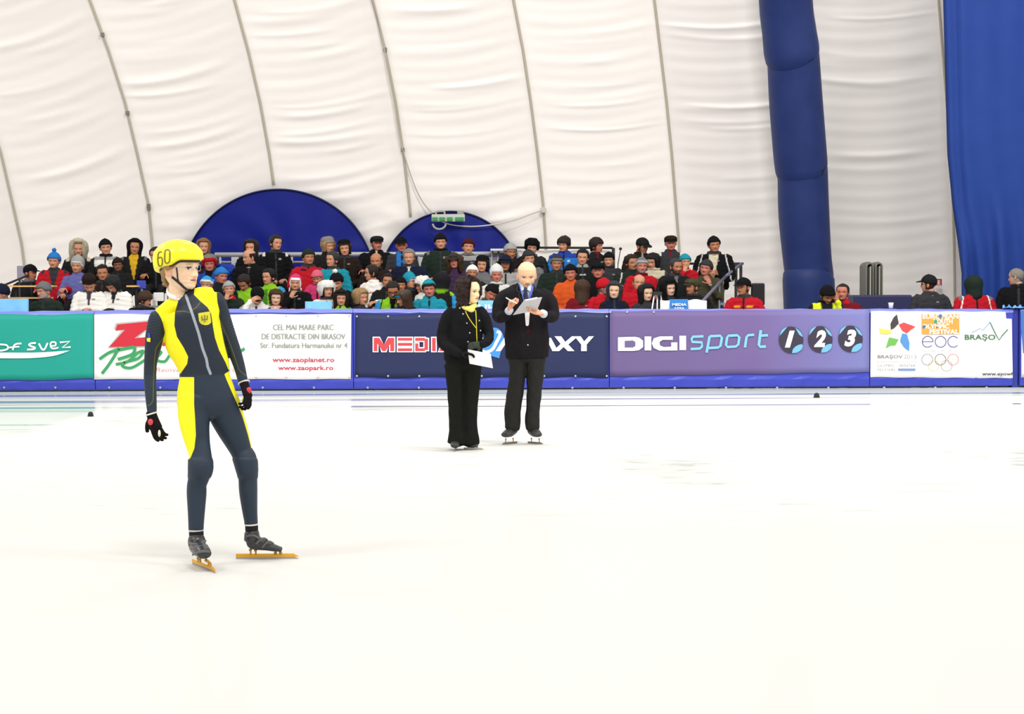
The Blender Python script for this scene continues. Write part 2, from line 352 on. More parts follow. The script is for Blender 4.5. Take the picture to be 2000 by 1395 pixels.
def hand(mb, wrist, d, n, thumb=1, curl=.35, s=1.0, col=None, nseg=8, spread=.10, curls=None, tcurl=.4, fat=1.0):
    """palm along d, fingers bend towards n, thumb on the side thumb*cross(d,n)"""
    w = np.array(wrist, float); d = np.array(d, float); d /= np.linalg.norm(d); n = np.array(n, float); n -= np.dot(n, d)*d; n /= np.linalg.norm(n); a = np.cross(d, n)*thumb
    loft(mb, [w-d*.02*s, w+d*.02*s, w+d*.055*s, w+d*.09*s], [(.026*s, .019*s), (.034*s, .016*s), (.041*s, .014*s), (.038*s, .011*s)], ref=n, nseg=nseg+4, sub=2, col=col)
    ln = (.94, 1.03, 1., .8)
    for i in range(4):
        o = (1.5-i)*.019*s; p = w+d*.085*s+a*o*1.0; dd = rodr(d, n, 0)+a*(1.5-i)*spread; dd /= np.linalg.norm(dd); ax = np.cross(dd, n); pts = [p-dd*.012*s]; rr = [.0088*s*fat]
        cu = curls[i] if curls else curl*(1+.12*i)
        for seg, l in enumerate((.043, .027, .021)): 
            dd = rodr(dd, ax, cu*(.7 if seg == 0 else 1)); p = p+dd*l*s*ln[i]; pts.append(p); rr.append((.0086, .0078, .0062)[seg]*s*fat)
        loft(mb, pts, rr, ref=n, nseg=nseg, sub=2, col=col)
    p = w+d*.018*s+a*.026*s; dd = d*.62+a*.75+n*.25; dd /= np.linalg.norm(dd); pts = [p-a*.01*s]; rr = [.013*s*fat]
    for l in (.036, .032, .026):
        p = p+dd*l*s; pts.append(p); rr.append(.0095*s*fat); dd = dd*(1-tcurl*.35)+d*tcurl*.45+n*tcurl*.25; dd /= np.linalg.norm(dd)
    loft(mb, pts, rr, ref=n, nseg=nseg, sub=2, col=col)
ARMS = dict(  # (elbow, wrist, hand direction) for the +x side, measured from the shoulder
 lap=((.07, -.04, -.27), (-.07, -.24, -.36), (-.6, -.7, -.1)), cross=((.06, -.07, -.24), (-.16, -.20, -.20), (-1, -.1, .05)), down=((.05, .0, -.28), (.03, -.08, -.52), (0, -.2, -1)),
 face=((.02, -.20, -.25), (-.12, -.17, .04), (-.3, .1, 1)), chin=((.02, -.20, -.25), (-.14, -.19, -.03), (-.4, .05, .9)), eyes=((.0, -.22, -.12), (-.14, -.20, .12), (-.9, .1, .4)),
 behind=((.20, -.02, .13), (-.08, .10, .18), (-1, .1, .1)), phone=((.05, -.08, -.25), (-.11, -.25, -.19), (-.5, -.8, .15)), lean=((.05, -.20, -.22), (-.15, -.27, -.24), (-1, -.2, 0)),
 rest=((.08, -.05, -.25), (.02, -.26, -.22), (-.3, -.9, -.1)), ear=((.08, -.10, -.22), (-.04, -.10, .10), (-.2, .1, .9)), fwd=((.05, -.1, -.24), (.0, -.33, -.22), (-.2, -1, 0)))
KINDHAIR = {}
def D(c): c = np.array(C(c)); return tuple(c*(.88 if c.min() > .5 else .70))
def spectator(px, py, yaw, look, hat, hair, jacket, pose, label, row=None, skin='skin', wd=1.0, hs=1.0, pitch=0., roll=0., beard=None, glasses=False, scarf=None, stand=None, trousers='coal', Yo=0., puffer=False, hands=True, Yabs=None, gl=None, by=None, group='spectators seated on the stand'):
    seed = int(px*7+py); wd *= 1.18; hs *= 1.20; rr_ = random.Random(seed); pitch += rr_.uniform(-.02, .16); roll += rr_.uniform(-.10, .10); Yo += rr_.choice((-.09, 0, .09)) if Yabs is None else 0
    if row is None: row = 5 if py < 494 else 4 if py < 524 else 3 if py < 548 else 2 if py < 573 else 1
    Y = Yabs if Yabs is not None else ROWY[row-1]+Yo
    face = W(px, py, Y); zf = face.z; chin = zf-.42*HH*hs
    if stand is None:
        seat = SEATZ[row-1]; tl = chin-seat; tl_ = min(max(tl, .42), .66); z0 = chin-tl_
        base = seat-.42+(z0-seat); hipz = z0-base
    else: base = stand; hipz = max(.5, (chin-base)-.62) ; z0 = base+hipz
    cz = chin-base; body = MB()
    sk0 = tuple(np.array(C(skin))*.88); nt, nz = 44, 48; V, F, Cc = head_grid(nt, nz, sk0, hairc=(None if hair is None or hair[0] == 'bald' else hair[1]), beard=beard, brow=(hair[1] if hair else 'dbrown'))
    hd = MB(); hd.add(V, F, Cc); ears(hd, sk0, 8); Rh = rotm(look, pitch, roll); off = np.array((0, 0, cz)); place(hd, Rh, off, s=1.0, sx=1.07)
    if hs != 1: hd.xf(lambda V: (V-off)*hs+off)
    body.merge(hd); sk = tuple(np.array(C(skin))*.88)
    zs = cz-.052*hs; sw = .178*wd
    loft(body, [(0, .03, cz+.05), (0, .03, cz-.03), (0, .02, zs-.02)], [.05*wd, .052*wd, .07*wd], nseg=12, col=sk)
    loft(body, [(0, .02, zs), (0, .02, zs-.2), (0, .02, hipz+.05)], [(.12*wd, .07), (.13*wd, .08), (.14*wd, .08)], nseg=10, col=sk)
    # arms
    jm = MB(); pl, pr = (pose if isinstance(pose, tuple) else (pose, pose)); puff = 1.15 if puffer else 1.0
    for sg, pn in ((-1, pl), (1, pr)):
        e, w_, hdr = ARMS[pn]; S = np.array((sg*sw, .015, zs-.05)); E = S+np.array((e[0]*sg, e[1], e[2]))*hs; Wp = S+np.array((w_[0]*sg, w_[1], w_[2]))*hs
        if pn in ('cross', 'lean'): Wp[2] += sg*.02; Wp[1] += sg*.025
        loft(jm, [S*(.7, 1, 1)+(0, 0, .012), S, E, E+(Wp-E)*.5, Wp], [.055*puff, .066*puff, .062*puff, .058*puff, .045*puff], nseg=10, sub=2)
        loft(body, [S, E, Wp], [.035, .032, .026], nseg=8, sub=2, col=sk)
        if hands: hand(body, Wp, np.array(hdr)*(sg, 1, 1), (-.2*sg, 1 if pn not in ('lap', 'phone', 'fwd', 'rest') else -.1, -.6), thumb=sg, curl=.55, s=.95*hs, col=(D(gl) if gl else sk), nseg=6)
    dz = zs-hipz
    loft(jm, [(0, .02, hipz-.04), (0, .02, hipz+.25*dz), (0, .01, hipz+.65*dz), (0, .015, hipz+.9*dz), (0, .02, zs), (0, .022, zs+.03), (0, .022, zs+.065)],
         [(.185*wd*puff, .135*puff), (.18*wd*puff, .135*puff), (.19*wd*puff, .125*puff), (.18*wd*puff, .105*puff), (.150*wd, .09), (.088*wd, .090), (.078*wd, .085)], nseg=20, sub=3, power=.9)
    if scarf is None:
        th = np.linspace(0, 2*PI, 13); loft(jm, [(.074*wd*math.sin(a), .022-.076*math.cos(a), zs+.040+.012*math.cos(a)-.012*math.cos(a)) for a in th], [(.022, .030)]*13, ref=(0, 0, 1), nseg=8, sub=1)
    if stand is None:
        for sg in (-1, 1):
            loft(body, [(sg*.08, .0, hipz+.03), (sg*.11, -.25, hipz+.03), (sg*.12, -.42, hipz), (sg*.12, -.43, .22), (sg*.12, -.43, .07)], [.05, .05, .045, .035, .03], nseg=8, sub=2, col=sk)
    else:
        for sg in (-1, 1): loft(body, [(sg*.08, .02, hipz), (sg*.10, .0, hipz*.5), (sg*.11, .02, .07)], [.05, .045, .03], nseg=8, sub=2, col=sk)
    root = obj('person', body, M_SKIN); root.location = (face.x, Y, base); root.rotation_euler = (0, 0, yaw)
    # keep the face over its spot when the head turns: the face centre sits .06 m in front of the ear axis
    fo = np.array(Matrix.Rotation(yaw, 3, 'Z')) @ (Rh @ np.array((0, -.045, .0))); root.location.x -= fo[0]
    tag(root, label, 'person', by or group)
    jk = dict(jacket) if isinstance(jacket, dict) else dict(c=jacket)
    def post(me, P):
        c = np.tile(D(jk['c']), (len(P), 1)); x, y, z = P.T
        def mx(m, col): nonlocal c; m = np.clip(m, 0, 1)[:, None]; c = c*(1-m)+np.array(D(col))*m
        tors = (np.abs(x) < sw*1.02)
        if 'yoke' in jk: mx((z > zs-jk.get('yz', .12))*1., jk['yoke'])
        if 'low' in jk: mx((z < zs-jk.get('lz', .2))*1., jk['low'])
        if 'sleeve' in jk: mx(sstep(sw*.9, sw*1.0, np.abs(x)), jk['sleeve'])
        if 'side' in jk: mx(sstep(.09, .10, np.abs(x))*(y < .03)*tors, jk['side'])
        if 'v' in jk:
            wv = jk.get('vw', .06); dp = jk.get('vl', .25); k = np.clip((z-(zs+.05-dp))/dp, 0, 1.2); mx((np.abs(x) < wv*k)*(y < -.02), jk['v'])
        if 'zip' in jk: mx((np.abs(x) < .010)*(y < -.02), jk['zip'])
        if 'collar' in jk: mx(sstep(zs+.005, zs+.015, z)*(np.abs(x) < .11), jk['collar'])
        if 'epau' in jk: mx((np.abs(np.abs(x)-sw*.95) < .03)*(z > zs-.05)*(y < .06), jk['epau'])
        if 'patch' in jk: 
            for (ax, az, aw, ah, pc) in jk['patch']: mx((np.abs(x-ax) < aw)*(np.abs(z-(zs-az)) < ah)*(y < -.02), pc)
        if 'stripe' in jk: mx((np.abs(np.abs(x)-sw*.8-(zs-z)*.25) < .010)*(y < .08), jk['stripe'])
        if 'zip' not in jk and 'v' not in jk and seed % 2: mx((np.abs(x) < .009)*(y < -.02), 'coal' if sum(C(jk['c'])) > .3 else 'dgrey')
        if seed % 3 == 0 and 'patch' not in jk: mx((np.abs(x-.075) < .022)*(np.abs(z-zs+.10) < .009)*(y < -.02), 'lgrey')
        if seed % 4 == 1 and 'collar' not in jk: mx(sstep(zs+.012, zs+.02, z)*(np.abs(x) < .11), 'dgrey')
        setcol(me, c)
        if not puffer:
            nn = np.empty(len(P)*3); me.vertex_normals.foreach_get('vector', nn); nn = nn.reshape(-1, 3)
            w_ = vnoise(P*(1., 1., 2.2), 13, seed % 17)+.6*np.abs(vnoise(P*(1.5, 1.5, 3.2), 24, seed % 11)); me.vertices.foreach_set('co', (P+nn*(.009*w_)[:, None]).ravel())
        if puffer:
            q = .012*np.abs(np.sin((z+.15*np.abs(x))*PI/.075)); ctr = np.stack([x*0, x*0+.02, z], -1); d = P-ctr; d /= np.linalg.norm(d, axis=1)[:, None]+1e-6
            me.vertices.foreach_set('co', (P+d*(q[:, None]-.004)).ravel())
    deferred('jacket', jm, M_PUF if puffer else M_FAB, root, .017, 3, post)
    tm = MB(); tc = D(trousers)
    if stand is None:
        for sg in (-1, 1):
            loft(tm, [(sg*.07, .03, hipz+.03), (sg*.11, -.22, hipz+.03), (sg*.12, -.41, hipz+.01), (sg*.12, -.44, hipz-.10), (sg*.12, -.43, .10)], [(.095, .085), .085, .07, .065, .06], nseg=10, sub=2, col=tc)
            sh = MB(); loft(sh, [(sg*.12, -.38, .05), (sg*.12, -.45, .05), (sg*.125, -.56, .035)], [(.045, .05), (.048, .048), (.038, .03)], ref=(0, 0, 1), nseg=8, sub=2, col=C('black')); obj('shoe', sh, M_FAB, root)
    else:
        for sg in (-1, 1):
            loft(tm, [(sg*.08, .02, hipz+.05), (sg*.10, .0, hipz*.55), (sg*.11, .01, hipz*.3), (sg*.115, .02, .08)], [(.105, .10), .08, .068, .065], nseg=10, sub=2, col=tc)
            sh = MB(); loft(sh, [(sg*.115, .06, .05), (sg*.115, -.03, .05), (sg*.12, -.15, .035)], [(.045, .05), (.048, .048), (.038, .03)], ref=(0, 0, 1), nseg=8, sub=2, col=C('black')); obj('shoe', sh, M_FAB, root)
    obj('trousers', tm, M_FAB, root)
    def fit(m):
        place(m, Rh, off, sx=1.07)
        if hs != 1: m.xf(lambda V: (V-off)*hs+off)
        return m
    if hair is not None:
        m = build_hair(hair[0], D(hair[1]), seed=seed)
        if hat and hair[0] in ('long', 'curly', 'bob'): m.xf(lambda V: np.stack([V[:, 0], V[:, 1]+np.where(V[:, 2] > .13, .0, 0), np.where(V[:, 2] > .16, .16+(V[:, 2]-.16)*.5, V[:, 2])], -1))
        if not (hat and hair[0] in ('short', 'crop', 'fringe', 'bun')): obj('hair', fit(m), M_HAIR, root)
    if hat:
        kw = {}; 
        m, mat = build_hat(hat[0], D(hat[1]), D(hat[2]) if len(hat) > 2 else None, seed=seed, pom=D(hat[3]) if len(hat) > 3 else None)
        obj({'flat': 'flat_cap', 'cap': 'peaked_cap', 'hood': 'hood', 'furhood': 'fur_hood', 'band': 'headband', 'fur': 'fur_hat', 'furball': 'fur_hat', 'beret': 'beret'}.get(hat[0], 'knitted_hat'), fit(m), mat, root)
    if scarf:
        m = MB(); th = np.linspace(0, 2*PI, 15); loft(m, [(.078*wd*math.sin(a), .02-.082*math.cos(a), zs+.045+.008*math.cos(a)) for a in th], [.030]*15, ref=(0, 0, 1), nseg=8, sub=1, col=D(scarf)); obj('scarf', m, M_KNIT, root)
    if glasses:
        m = MB()
        for sg in (-1, 1): tube(m, [(sg*.031+.021*math.cos(a), -.088+.002*abs(math.cos(a)), .47*HH+.016*math.sin(a)) for a in np.linspace(0, 2*PI, 12)], .0025, C('black'), 6); tube(m, [(sg*.052, -.084, .48*HH), (sg*.076, -.01, .47*HH)], .0025, C('black'), 6)
        tube(m, [(-.01, -.098, .48*HH), (.01, -.098, .48*HH)], .0025, C('black'), 6); obj('glasses', fit(m), M_FAB, root)
    return root
# ------------------------------------------------------------------ ice
def ice_mat():
    m = bpy.data.materials.new('rink_ice'); m.use_nodes = True; nt = m.node_tree; N = nt.nodes; K = nt.links; N.clear()
    out = N.new('ShaderNodeOutputMaterial'); di = N.new('ShaderNodeBsdfDiffuse'); gl = N.new('ShaderNodeBsdfGlossy'); mx = N.new('ShaderNodeMixShader')
    tc = N.new('ShaderNodeTexCoord')
    def noise(scale, sc, detail=4, loc=(0, 0, 0)):
        mp = N.new('ShaderNodeMapping'); mp.inputs['Scale'].default_value = sc; mp.inputs['Location'].default_value = loc; n = N.new('ShaderNodeTexNoise'); n.inputs['Scale'].default_value = scale; n.inputs['Detail'].default_value = detail
        K.new(tc.outputs['Object'], mp.inputs['Vector']); K.new(mp.outputs[0], n.inputs['Vector']); return n.outputs['Fac']
    def rng_(src, a, b, lo=0., hi=1.):
        r = N.new('ShaderNodeMapRange'); r.inputs[1].default_value = a; r.inputs[2].default_value = b; r.inputs[3].default_value = lo; r.inputs[4].default_value = hi; r.interpolation_type = 'SMOOTHSTEP'; K.new(src, r.inputs[0]); return r.outputs[0]
    def mth(op, a, b):
        n = N.new('ShaderNodeMath'); n.operation = op; n.use_clamp = False
        for i, v in enumerate((a, b)):
            if hasattr(v, 'links'): K.new(v, n.inputs[i])
            else: n.inputs[i].default_value = v
        return n.outputs[0]
    sp = N.new('ShaderNodeSeparateXYZ'); K.new(tc.outputs['Object'], sp.inputs[0]); X, Yc = sp.outputs[0], sp.outputs[1]
    # worn, wet patches
    def patch(cx, cy, rx, ry):
        a = mth('POWER', mth('DIVIDE', mth('SUBTRACT', X, cx), rx), 2.0); b = mth('POWER', mth('DIVIDE', mth('SUBTRACT', Yc, cy), ry), 2.0); return mth('ADD', a, b)
    big = noise(.9, (1, .8, 1), 6)
    def pm(cx, cy, rx, ry): return rng_(mth('SUBTRACT', patch(cx, cy, rx, ry), mth('MULTIPLY', mth('SUBTRACT', big, .5), 5.5)), 1.3, -.1)
    wear = mth('MAXIMUM', mth('MAXIMUM', pm(1.5, 14.0, .85, 1.5), pm(4.6, 14.3, .75, 1.9)), mth('MULTIPLY', pm(-5.2, 12.6, 1.0, 1.2), .4))
    streak = mth('MULTIPLY', rng_(noise(2.2, (.35, 1.6, 1), 7), .54, .72), rng_(noise(.35, (1, 1, 1), 2, (3, 1, 0)), .42, .62))
    scr = mth('MULTIPLY', rng_(noise(9, (.25, 1.1, 1), 8, (5, 2, 0)), .60, .70), rng_(noise(.5, (1, 1, 1), 3), .45, .6))
    spots = rng_(noise(5, (.6, 1., 1), 6, (1, 4, 0)), .50, .66)
    tot = mth('ADD', mth('MULTIPLY', wear, mth('ADD', .25, mth('MULTIPLY', spots, .6))), mth('MULTIPLY', mth('MULTIPLY', mth('ADD', streak, scr), rng_(Yc, 9.3, 11.5)), .46))
    cm = N.new('ShaderNodeMix'); cm.data_type = 'RGBA'; cm.clamp_factor = True; cm.inputs[6].default_value = (.63, .627, .60, 1); cm.inputs[7].default_value = (.36, .385, .355, 1); K.new(tot, cm.inputs[0])
    # wet bands of clear ice by the boards
    lines = rng_(noise(1.0, (.05, 3.0, 1), 2, (0, 7.3, 0)), .50, .60)
    near = rng_(Yc, 20.4, 21.3); edge = rng_(Yc, 23.2, 24.4); cut = rng_(mth('ADD', mth('SUBTRACT', Yc, mth('MULTIPLY', X, -.30)), big), 17.6, 18.3)
    em_ = N.new('ShaderNodeMix'); em_.data_type = 'RGBA'; em_.inputs[7].default_value = (.42, .47, .45, 1); K.new(cm.outputs[2], em_.inputs[6]); K.new(mth('MULTIPLY', rng_(Yc, 23.0, 23.6), .8), em_.inputs[0]); K.new(em_.outputs[2], di.inputs['Color'])
    left = mth('MULTIPLY', rng_(X, -5.2, -5.5), rng_(mth('ADD', Yc, mth('MULTIPLY', X, .75)), 13.0, 13.7))
    f = mth('MAXIMUM', mth('MULTIPLY', lines, near), mth('MULTIPLY', edge, .22)); f = mth('MAXIMUM', f, mth('MULTIPLY', left, mth('ADD', mth('MULTIPLY', lines, .55), .25)))
    fac = mth('ADD', mth('MULTIPLY', f, .78), .045); fac = mth('ADD', fac, mth('MULTIPLY', wear, .06))
    gl.inputs['Roughness'].default_value = .13; gl.inputs['Color'].default_value = (.96, .98, .98, 1)
    bp = N.new('ShaderNodeBump'); bp.inputs['Strength'].default_value = .10; bp.inputs['Distance'].default_value = .01; K.new(noise(6, (.4, 1, 1), 5), bp.inputs['Height']); K.new(bp.outputs[0], gl.inputs['Normal']); K.new(bp.outputs[0], di.inputs['Normal'])
    K.new(fac, mx.inputs[0]); K.new(di.outputs[0], mx.inputs[1]); K.new(gl.outputs[0], mx.inputs[2]); K.new(mx.outputs[0], out.inputs[0]); return m
mb = MB(); box(mb, (-22, -6, -.1), (22, 25.05, 0)); fl = obj('floor', mb, ice_mat(), smooth=False, colors=False); tag(fl, kind='structure')
mb = MB(); box(mb, (-22, 25.05, -.1), (22, 36, -.002)); g = obj('floor_behind', mb, plain('concrete', '8a8884', .9, bump=.3), smooth=False, colors=False); g.name = 'ground'; tag(g, kind='structure')
# ------------------------------------------------------------------ air dome wall
RD = 15.0; YB = 34.6
def gY(z): return YB-RD+np.sqrt(np.maximum(RD*RD-np.maximum(z-.5, 0)**2, 4.))
def onwall(px, py, off=0.):
    px = np.asarray(px, float); py = np.asarray(py, float); px, py = np.broadcast_arrays(px, py)
    M = np.array(CR); d = np.stack([(px-1000)/FPX, (697.5-py)/FPX, -np.ones(px.shape)], -1) @ M.T
    Y = np.full(px.shape, 33.)
    for _ in range(30): z = CAMH+d[..., 2]/d[..., 1]*Y; Y = .5*Y+.5*(gY(z)-off)
    return np.stack([d[..., 0]/d[..., 1]*Y, Y, CAMH+d[..., 2]/d[..., 1]*Y], -1)
KY = [0, 100, 200, 300, 400, 475, 600]
SEAM = [[-345, -315, -285, -255, -232, -215, -205], [-112, -68, -30, 2, 25, 42, 58], [175, 212, 244, 268, 290, 297, 301], [458, 485, 508, 526, 540, 548, 553], [728, 753, 773, 788, 800, 806, 812],
        [1003, 1022, 1037, 1050, 1061, 1066, 1070], [1278, 1290, 1302, 1312, 1320, 1326, 1331], [1555, 1566, 1577, 1585, 1592, 1596, 1600], [1833, 1841, 1849, 1856, 1861, 1863, 1865], [2110, 2117, 2122, 2127, 2131, 2134, 2137], [2390, 2394, 2398, 2402, 2405, 2407, 2408]]
def seam_x(k, y):
    y = np.asarray(y, float); s = SEAM[k]; r = np.interp(y, KY, s); e = (s[1]-s[0])/100.
    return np.where(y < 0, s[0]+y*e*1.15, r)
ys = np.concatenate([np.linspace(-330, 0, 50, endpoint=False), np.linspace(0, 610, 230), np.linspace(618, 745, 10)])
TILT = [85, 78, 58, 42, 24, 14, 10, 6, 6, 5, 5]; nc = 18; rows = []
rg = np.random.default_rng(3); folds = []
for k in range(10):
    fs = []
    n = 26 if k < 4 else 20
    for j in range(n): fs.append((rg.uniform(-330, 470), rg.uniform(3.0, 7.5), rg.choice([.35, .6, 1., 1.5], p=[.35, .3, .22, .13]), rg.uniform(.0, .5), rg.uniform(.55, 1.), rg.uniform(-8, 8)))
    folds.append(fs)
Vw = []
for k in range(10):
    for j in range(nc+(1 if k == 9 else 0)):
        s = j/nc; px = seam_x(k, ys)*(1-s)+seam_x(k+1, ys)*s; P = onwall(px, ys)
        c = ys-TILT[k]*(.5-s)*1.-14*(1-(2*s-1)**2)*1.0; d = .16*math.sin(PI*s)**.8*np.ones(len(ys))
        fade = sstep(0, .10, s)*sstep(1, .90, s)
        low_ = 1-.75*sstep(290, 400, c)*(1 if k > 4 else .3)
        for (cy, wd_, am, s0, s1, tl) in folds[k]:
            win = sstep(s0-.15, s0+.12, s)*sstep(s1+.2, s1-.1, s) if True else 1
            t = (c-cy-tl*(s-.5))/wd_; d -= low_*am*.024*win*fade*np.exp(-t*t)*(1+.3*t)
        d += low_*.006*fade*np.sin(c/9.+k)*np.sin(c/31.+2*k+3*s)+.004*fade*np.sin(c/4.1+k*2+2*s)
        # creases pulling towards the arched doors
        P[:, 1] += d; Vw.append(P)
Vw = np.array(Vw); ncol, nr = Vw.shape[0], Vw.shape[1]
# blue arches: (centre px, centre py, a, b)
ARCH = [(544, 560, 190, 190), (880, 560, 140, 147)]
PX = np.array([seam_x(min(c//nc, 9), ys)*(1-(c % nc)/nc if c < 10*nc else 0)+seam_x(min(c//nc, 9)+1, ys)*((c % nc)/nc if c < 10*nc else 1) for c in range(ncol)])
for (cx, cy, a, b) in ARCH:
    dx = (PX-cx)/a; dy = (ys[None, :]-cy)/b; r = np.sqrt(dx**2+dy**2); ang = np.arctan2(dy, dx)
    side = np.clip((np.abs(np.cos(ang))-.35)/.4, 0, 1)*(np.sin(ang) < .02)
    Vw[:, :, 1] -= .035*side*np.exp(-((r-1.22)/.22)**2)*(np.abs(np.sin(ang*9+.6*np.sin(r*5)))**4)*(r > .97)
    Vw[:, :, 1] += .10*np.exp(-((r-.9)/.12)**2)
F = []
for c in range(ncol-1):
    for r in range(nr-1): a = c*nr+r; F.append((a, a+1, a+nr+1, a+nr))
wallm = plain('dome_membrane', (.90, .862, .825), .62, bump=.0, spec=.3)
nt = wallm.node_tree; N = nt.nodes; K = nt.links; b_ = N['Principled BSDF']
tc = N.new('ShaderNodeTexCoord'); mp = N.new('ShaderNodeMapping'); mp.inputs['Scale'].default_value = (.18, 1, 2.6); nz = N.new('ShaderNodeTexNoise'); nz.inputs['Scale'].default_value = 2.2; nz.inputs['Detail'].default_value = 4; nz.inputs['Distortion'].default_value = .6
bp = N.new('ShaderNodeBump'); bp.inputs['Strength'].default_value = .10; bp.inputs['Distance'].default_value = .03
K.new(tc.outputs['Object'], mp.inputs[0]); K.new(mp.outputs[0], nz.inputs['Vector']); K.new(nz.outputs['Fac'], bp.inputs['Height']); K.new(bp.outputs[0], b_.inputs['Normal'])
b_.inputs['Transmission Weight'].default_value = 0
mb = MB(); mb.add(Vw.reshape(-1, 3), F); wall = obj('wall_back', mb, wallm, colors=False); tag(wall, kind='structure')
# seams with their clamps
cabm = plain('seam_webbing', 'b5ad9c', .7, bump=.2)
ysd = np.concatenate([np.linspace(-330, 0, 14, endpoint=False), np.linspace(0, 610, 50)])
clips = {2: [68, 221, 402, 407], 5: [], 4: [97, 293]}
for k in range(1, 9):
    yy = ysd
    if k == 3: yy = ysd[ysd < 372]
    if k == 4: yy = ysd[ysd < 425]
    P = onwall(seam_x(k, yy), yy, .035); mb = MB(); loft(mb, P, [(.026, .02)]*len(P), nseg=6, sub=1)
    t = obj('trim_%d' % k, mb, cabm, colors=False); tag(t, kind='structure')
    for y in clips.get(k, []):
        mb = MB(); p = onwall(seam_x(k, y), y, .07); box(mb, p-np.array((.035, .03, .04)), p+np.array((.035, .03, .04))); obj('clamp', mb, plain('clamp_grey', '6e6a62', .5), t, False, colors=False)
# arched blue doors
bluev = plain('blue_vinyl', '141f78', .5, bump=.35, bscale=3, spec=.12)
for n_, (cx, cy, a, b) in enumerate(ARCH):
    mb = MB(); V = []; nr_, nt_ = 10, 64
    for i in range(nr_+1):
        r = i/nr_
        for k in range(nt_+1):
            th = -PI*k/nt_; x = cx+a*r*math.cos(th); y = cy+b*r*math.sin(th)
            p = onwall(x, y, .10+.0*r); z0 = .02*math.sin(th*11+i)*r*(1-r)*4 + .05*math.exp(-((y-490)/9)**2)*math.sin(x/60.); p[1] += -.22*(1-r*r)+z0; V.append(p)
    F = []
    for i in range(nr_):
        for k in range(nt_): a_ = i*(nt_+1)+k; F.append((a_, a_+1, a_+nt_+2, a_+nt_+1))
    # curtain part below the arch down to the ground
    base = len(V); 
    for i, y in enumerate(np.linspace(cy, 735, 8)):
        for k in range(25): x = cx-a+2*a*k/24; p = onwall(x, y, .10); p[1] -= .22*(1-((x-cx)/a)**2); V.append(p)
    for i in range(7):
        for k in range(24): a_ = base+i*25+k; F.append((a_, a_+1, a_+26, a_+25))
    mb.add(V, F); d = obj('door_%d' % (n_+1), mb, bluev, colors=False); tag(d, kind='structure')
    mb = MB(); pts = [onwall(cx+a*math.cos(-t), cy+b*math.sin(-t), .13) for t in np.linspace(-.25, PI+.25, 70)]; loft(mb, pts, [(.018, .03)]*70, nseg=8, sub=1); obj('door_rim', mb, plain('dark_blue_hem', '131c4c', .5), d, colors=False)
# ------------------------------------------------------------------ light box with green lamps, conduit coil, cables
eb = empty('exit_light', onwall(875, 420, .5)); e0 = Vector(eb.location); tag(eb, 'white emergency light unit with four green lenses hung above the right blue arch', 'light fixture')
def loc(px, py, Y, o=e0): return np.array(W(px, py, Y)-o)
Ye = e0.y
mb = MB(); box(mb, loc(843, 433, Ye-.06), loc(908, 419, Ye+.10)); bevel(obj('housing', mb, plain('fixture_white', 'b9beb4', .5), eb, False, colors=False), .01)
for x in (850, 864, 879, 897):
    mb = MB(); box(mb, loc(x-(6 if x != 897 else 8), 431.5, Ye-.10), loc(x+(5 if x != 897 else 9), 424.5, Ye-.05)); bevel(obj('green_lens', mb, plain('green_lens', '2f8a4c', .3), eb, False, colors=False), .008)
mb = MB(); tube(mb, [loc(852, 420, Ye), loc(852, 414, Ye), loc(862, 413, Ye+.05), loc(868, 414, Ye), loc(868, 420, Ye)], .02, sub=3); box(mb, loc(893, 420, Ye), loc(906, 412, Ye+.08)); obj('mounting_bracket', mb, plain('bracket_grey', '9c9a94', .5), eb, colors=False)
mb = MB(); c = loc(858, 437, Ye-.03); loft(mb, [c+np.array((.135*math.cos(t), 0, .115*math.sin(t)-.0)) for t in np.linspace(-.05, -PI+.05, 22)], [.022]*22, nseg=8, sub=1); obj('conduit_coil', mb, plain('conduit_grey', 'a3a49c', .6), eb, colors=False)
def cable(name, pts, r, hexc, label, off=.25):
    mb = MB(); P = [onwall(x, y, off) for x, y in pts]; tube(mb, P, r, sub=5, nseg=6); o = obj(name, mb, plain(name+'_m', hexc, .6), colors=False); return tag(o, label, 'cable')
cable('power_cable', [(722, -20), (738, 35), (745, 70), (751, 97), (760, 150), (770, 200), (781, 270), (795, 320), (812, 368), (828, 398), (846, 418)], .013, 'b4aea0', 'thin grey cable hanging down the white wall to the exit light', .12)
cable('slack_cable', [(860, 432), (880, 439), (905, 442), (935, 442), (975, 437), (1010, 428), (1040, 417), (1060, 410)], .014, 'c9c6c2', 'white cable sagging across the right blue arch from the exit light', .32)
mb = MB(); p = onwall(1061, 411, .12); box(mb, p-np.array((.06, .06, .06)), p+np.array((.06, .05, .06))); o = obj('junction_box', mb, plain('box_white', 'bdb8ad', .5), smooth=False, colors=False); bevel(o, .02); tag(o, 'small grey junction box on the wall seam where the sagging cable ends', 'junction box')
# ------------------------------------------------------------------ padded air duct / pillar
mb = MB(); ctr = [(-330, 1478, 1583-6), (-150, 1480, 1582), (0, 1483, 1586), (60, 1489, 1593), (95, 1492, 1599), (108, 1494.5, 1599), (118, 1499, 1600), (200, 1503, 1606), (300, 1511, 1614), (330, 1515, 1616), (340, 1519, 1616), (420, 1521, 1619), (500, 1529, 1623), (535, 1533, 1627), (545, 1529, 1629), (600, 1531, 1631), (690, 1532, 1633), (735, 1533, 1634)]
P = []; R = []
for y, x0, x1 in ctr:
    Yd = 31.0; p = W((x0+x1)/2, y, Yd); r = (x1-x0)/2/FPX*Yd; Yd = float(gY(max(p.z, .3)))-r-1.3; p = W((x0+x1)/2, y, Yd); r = (x1-x0)/2/FPX*Yd; P.append(p); R.append((r, r))
P[-1].z = max(P[-1].z, .06)
loft(mb, P, R, nseg=40, sub=4)
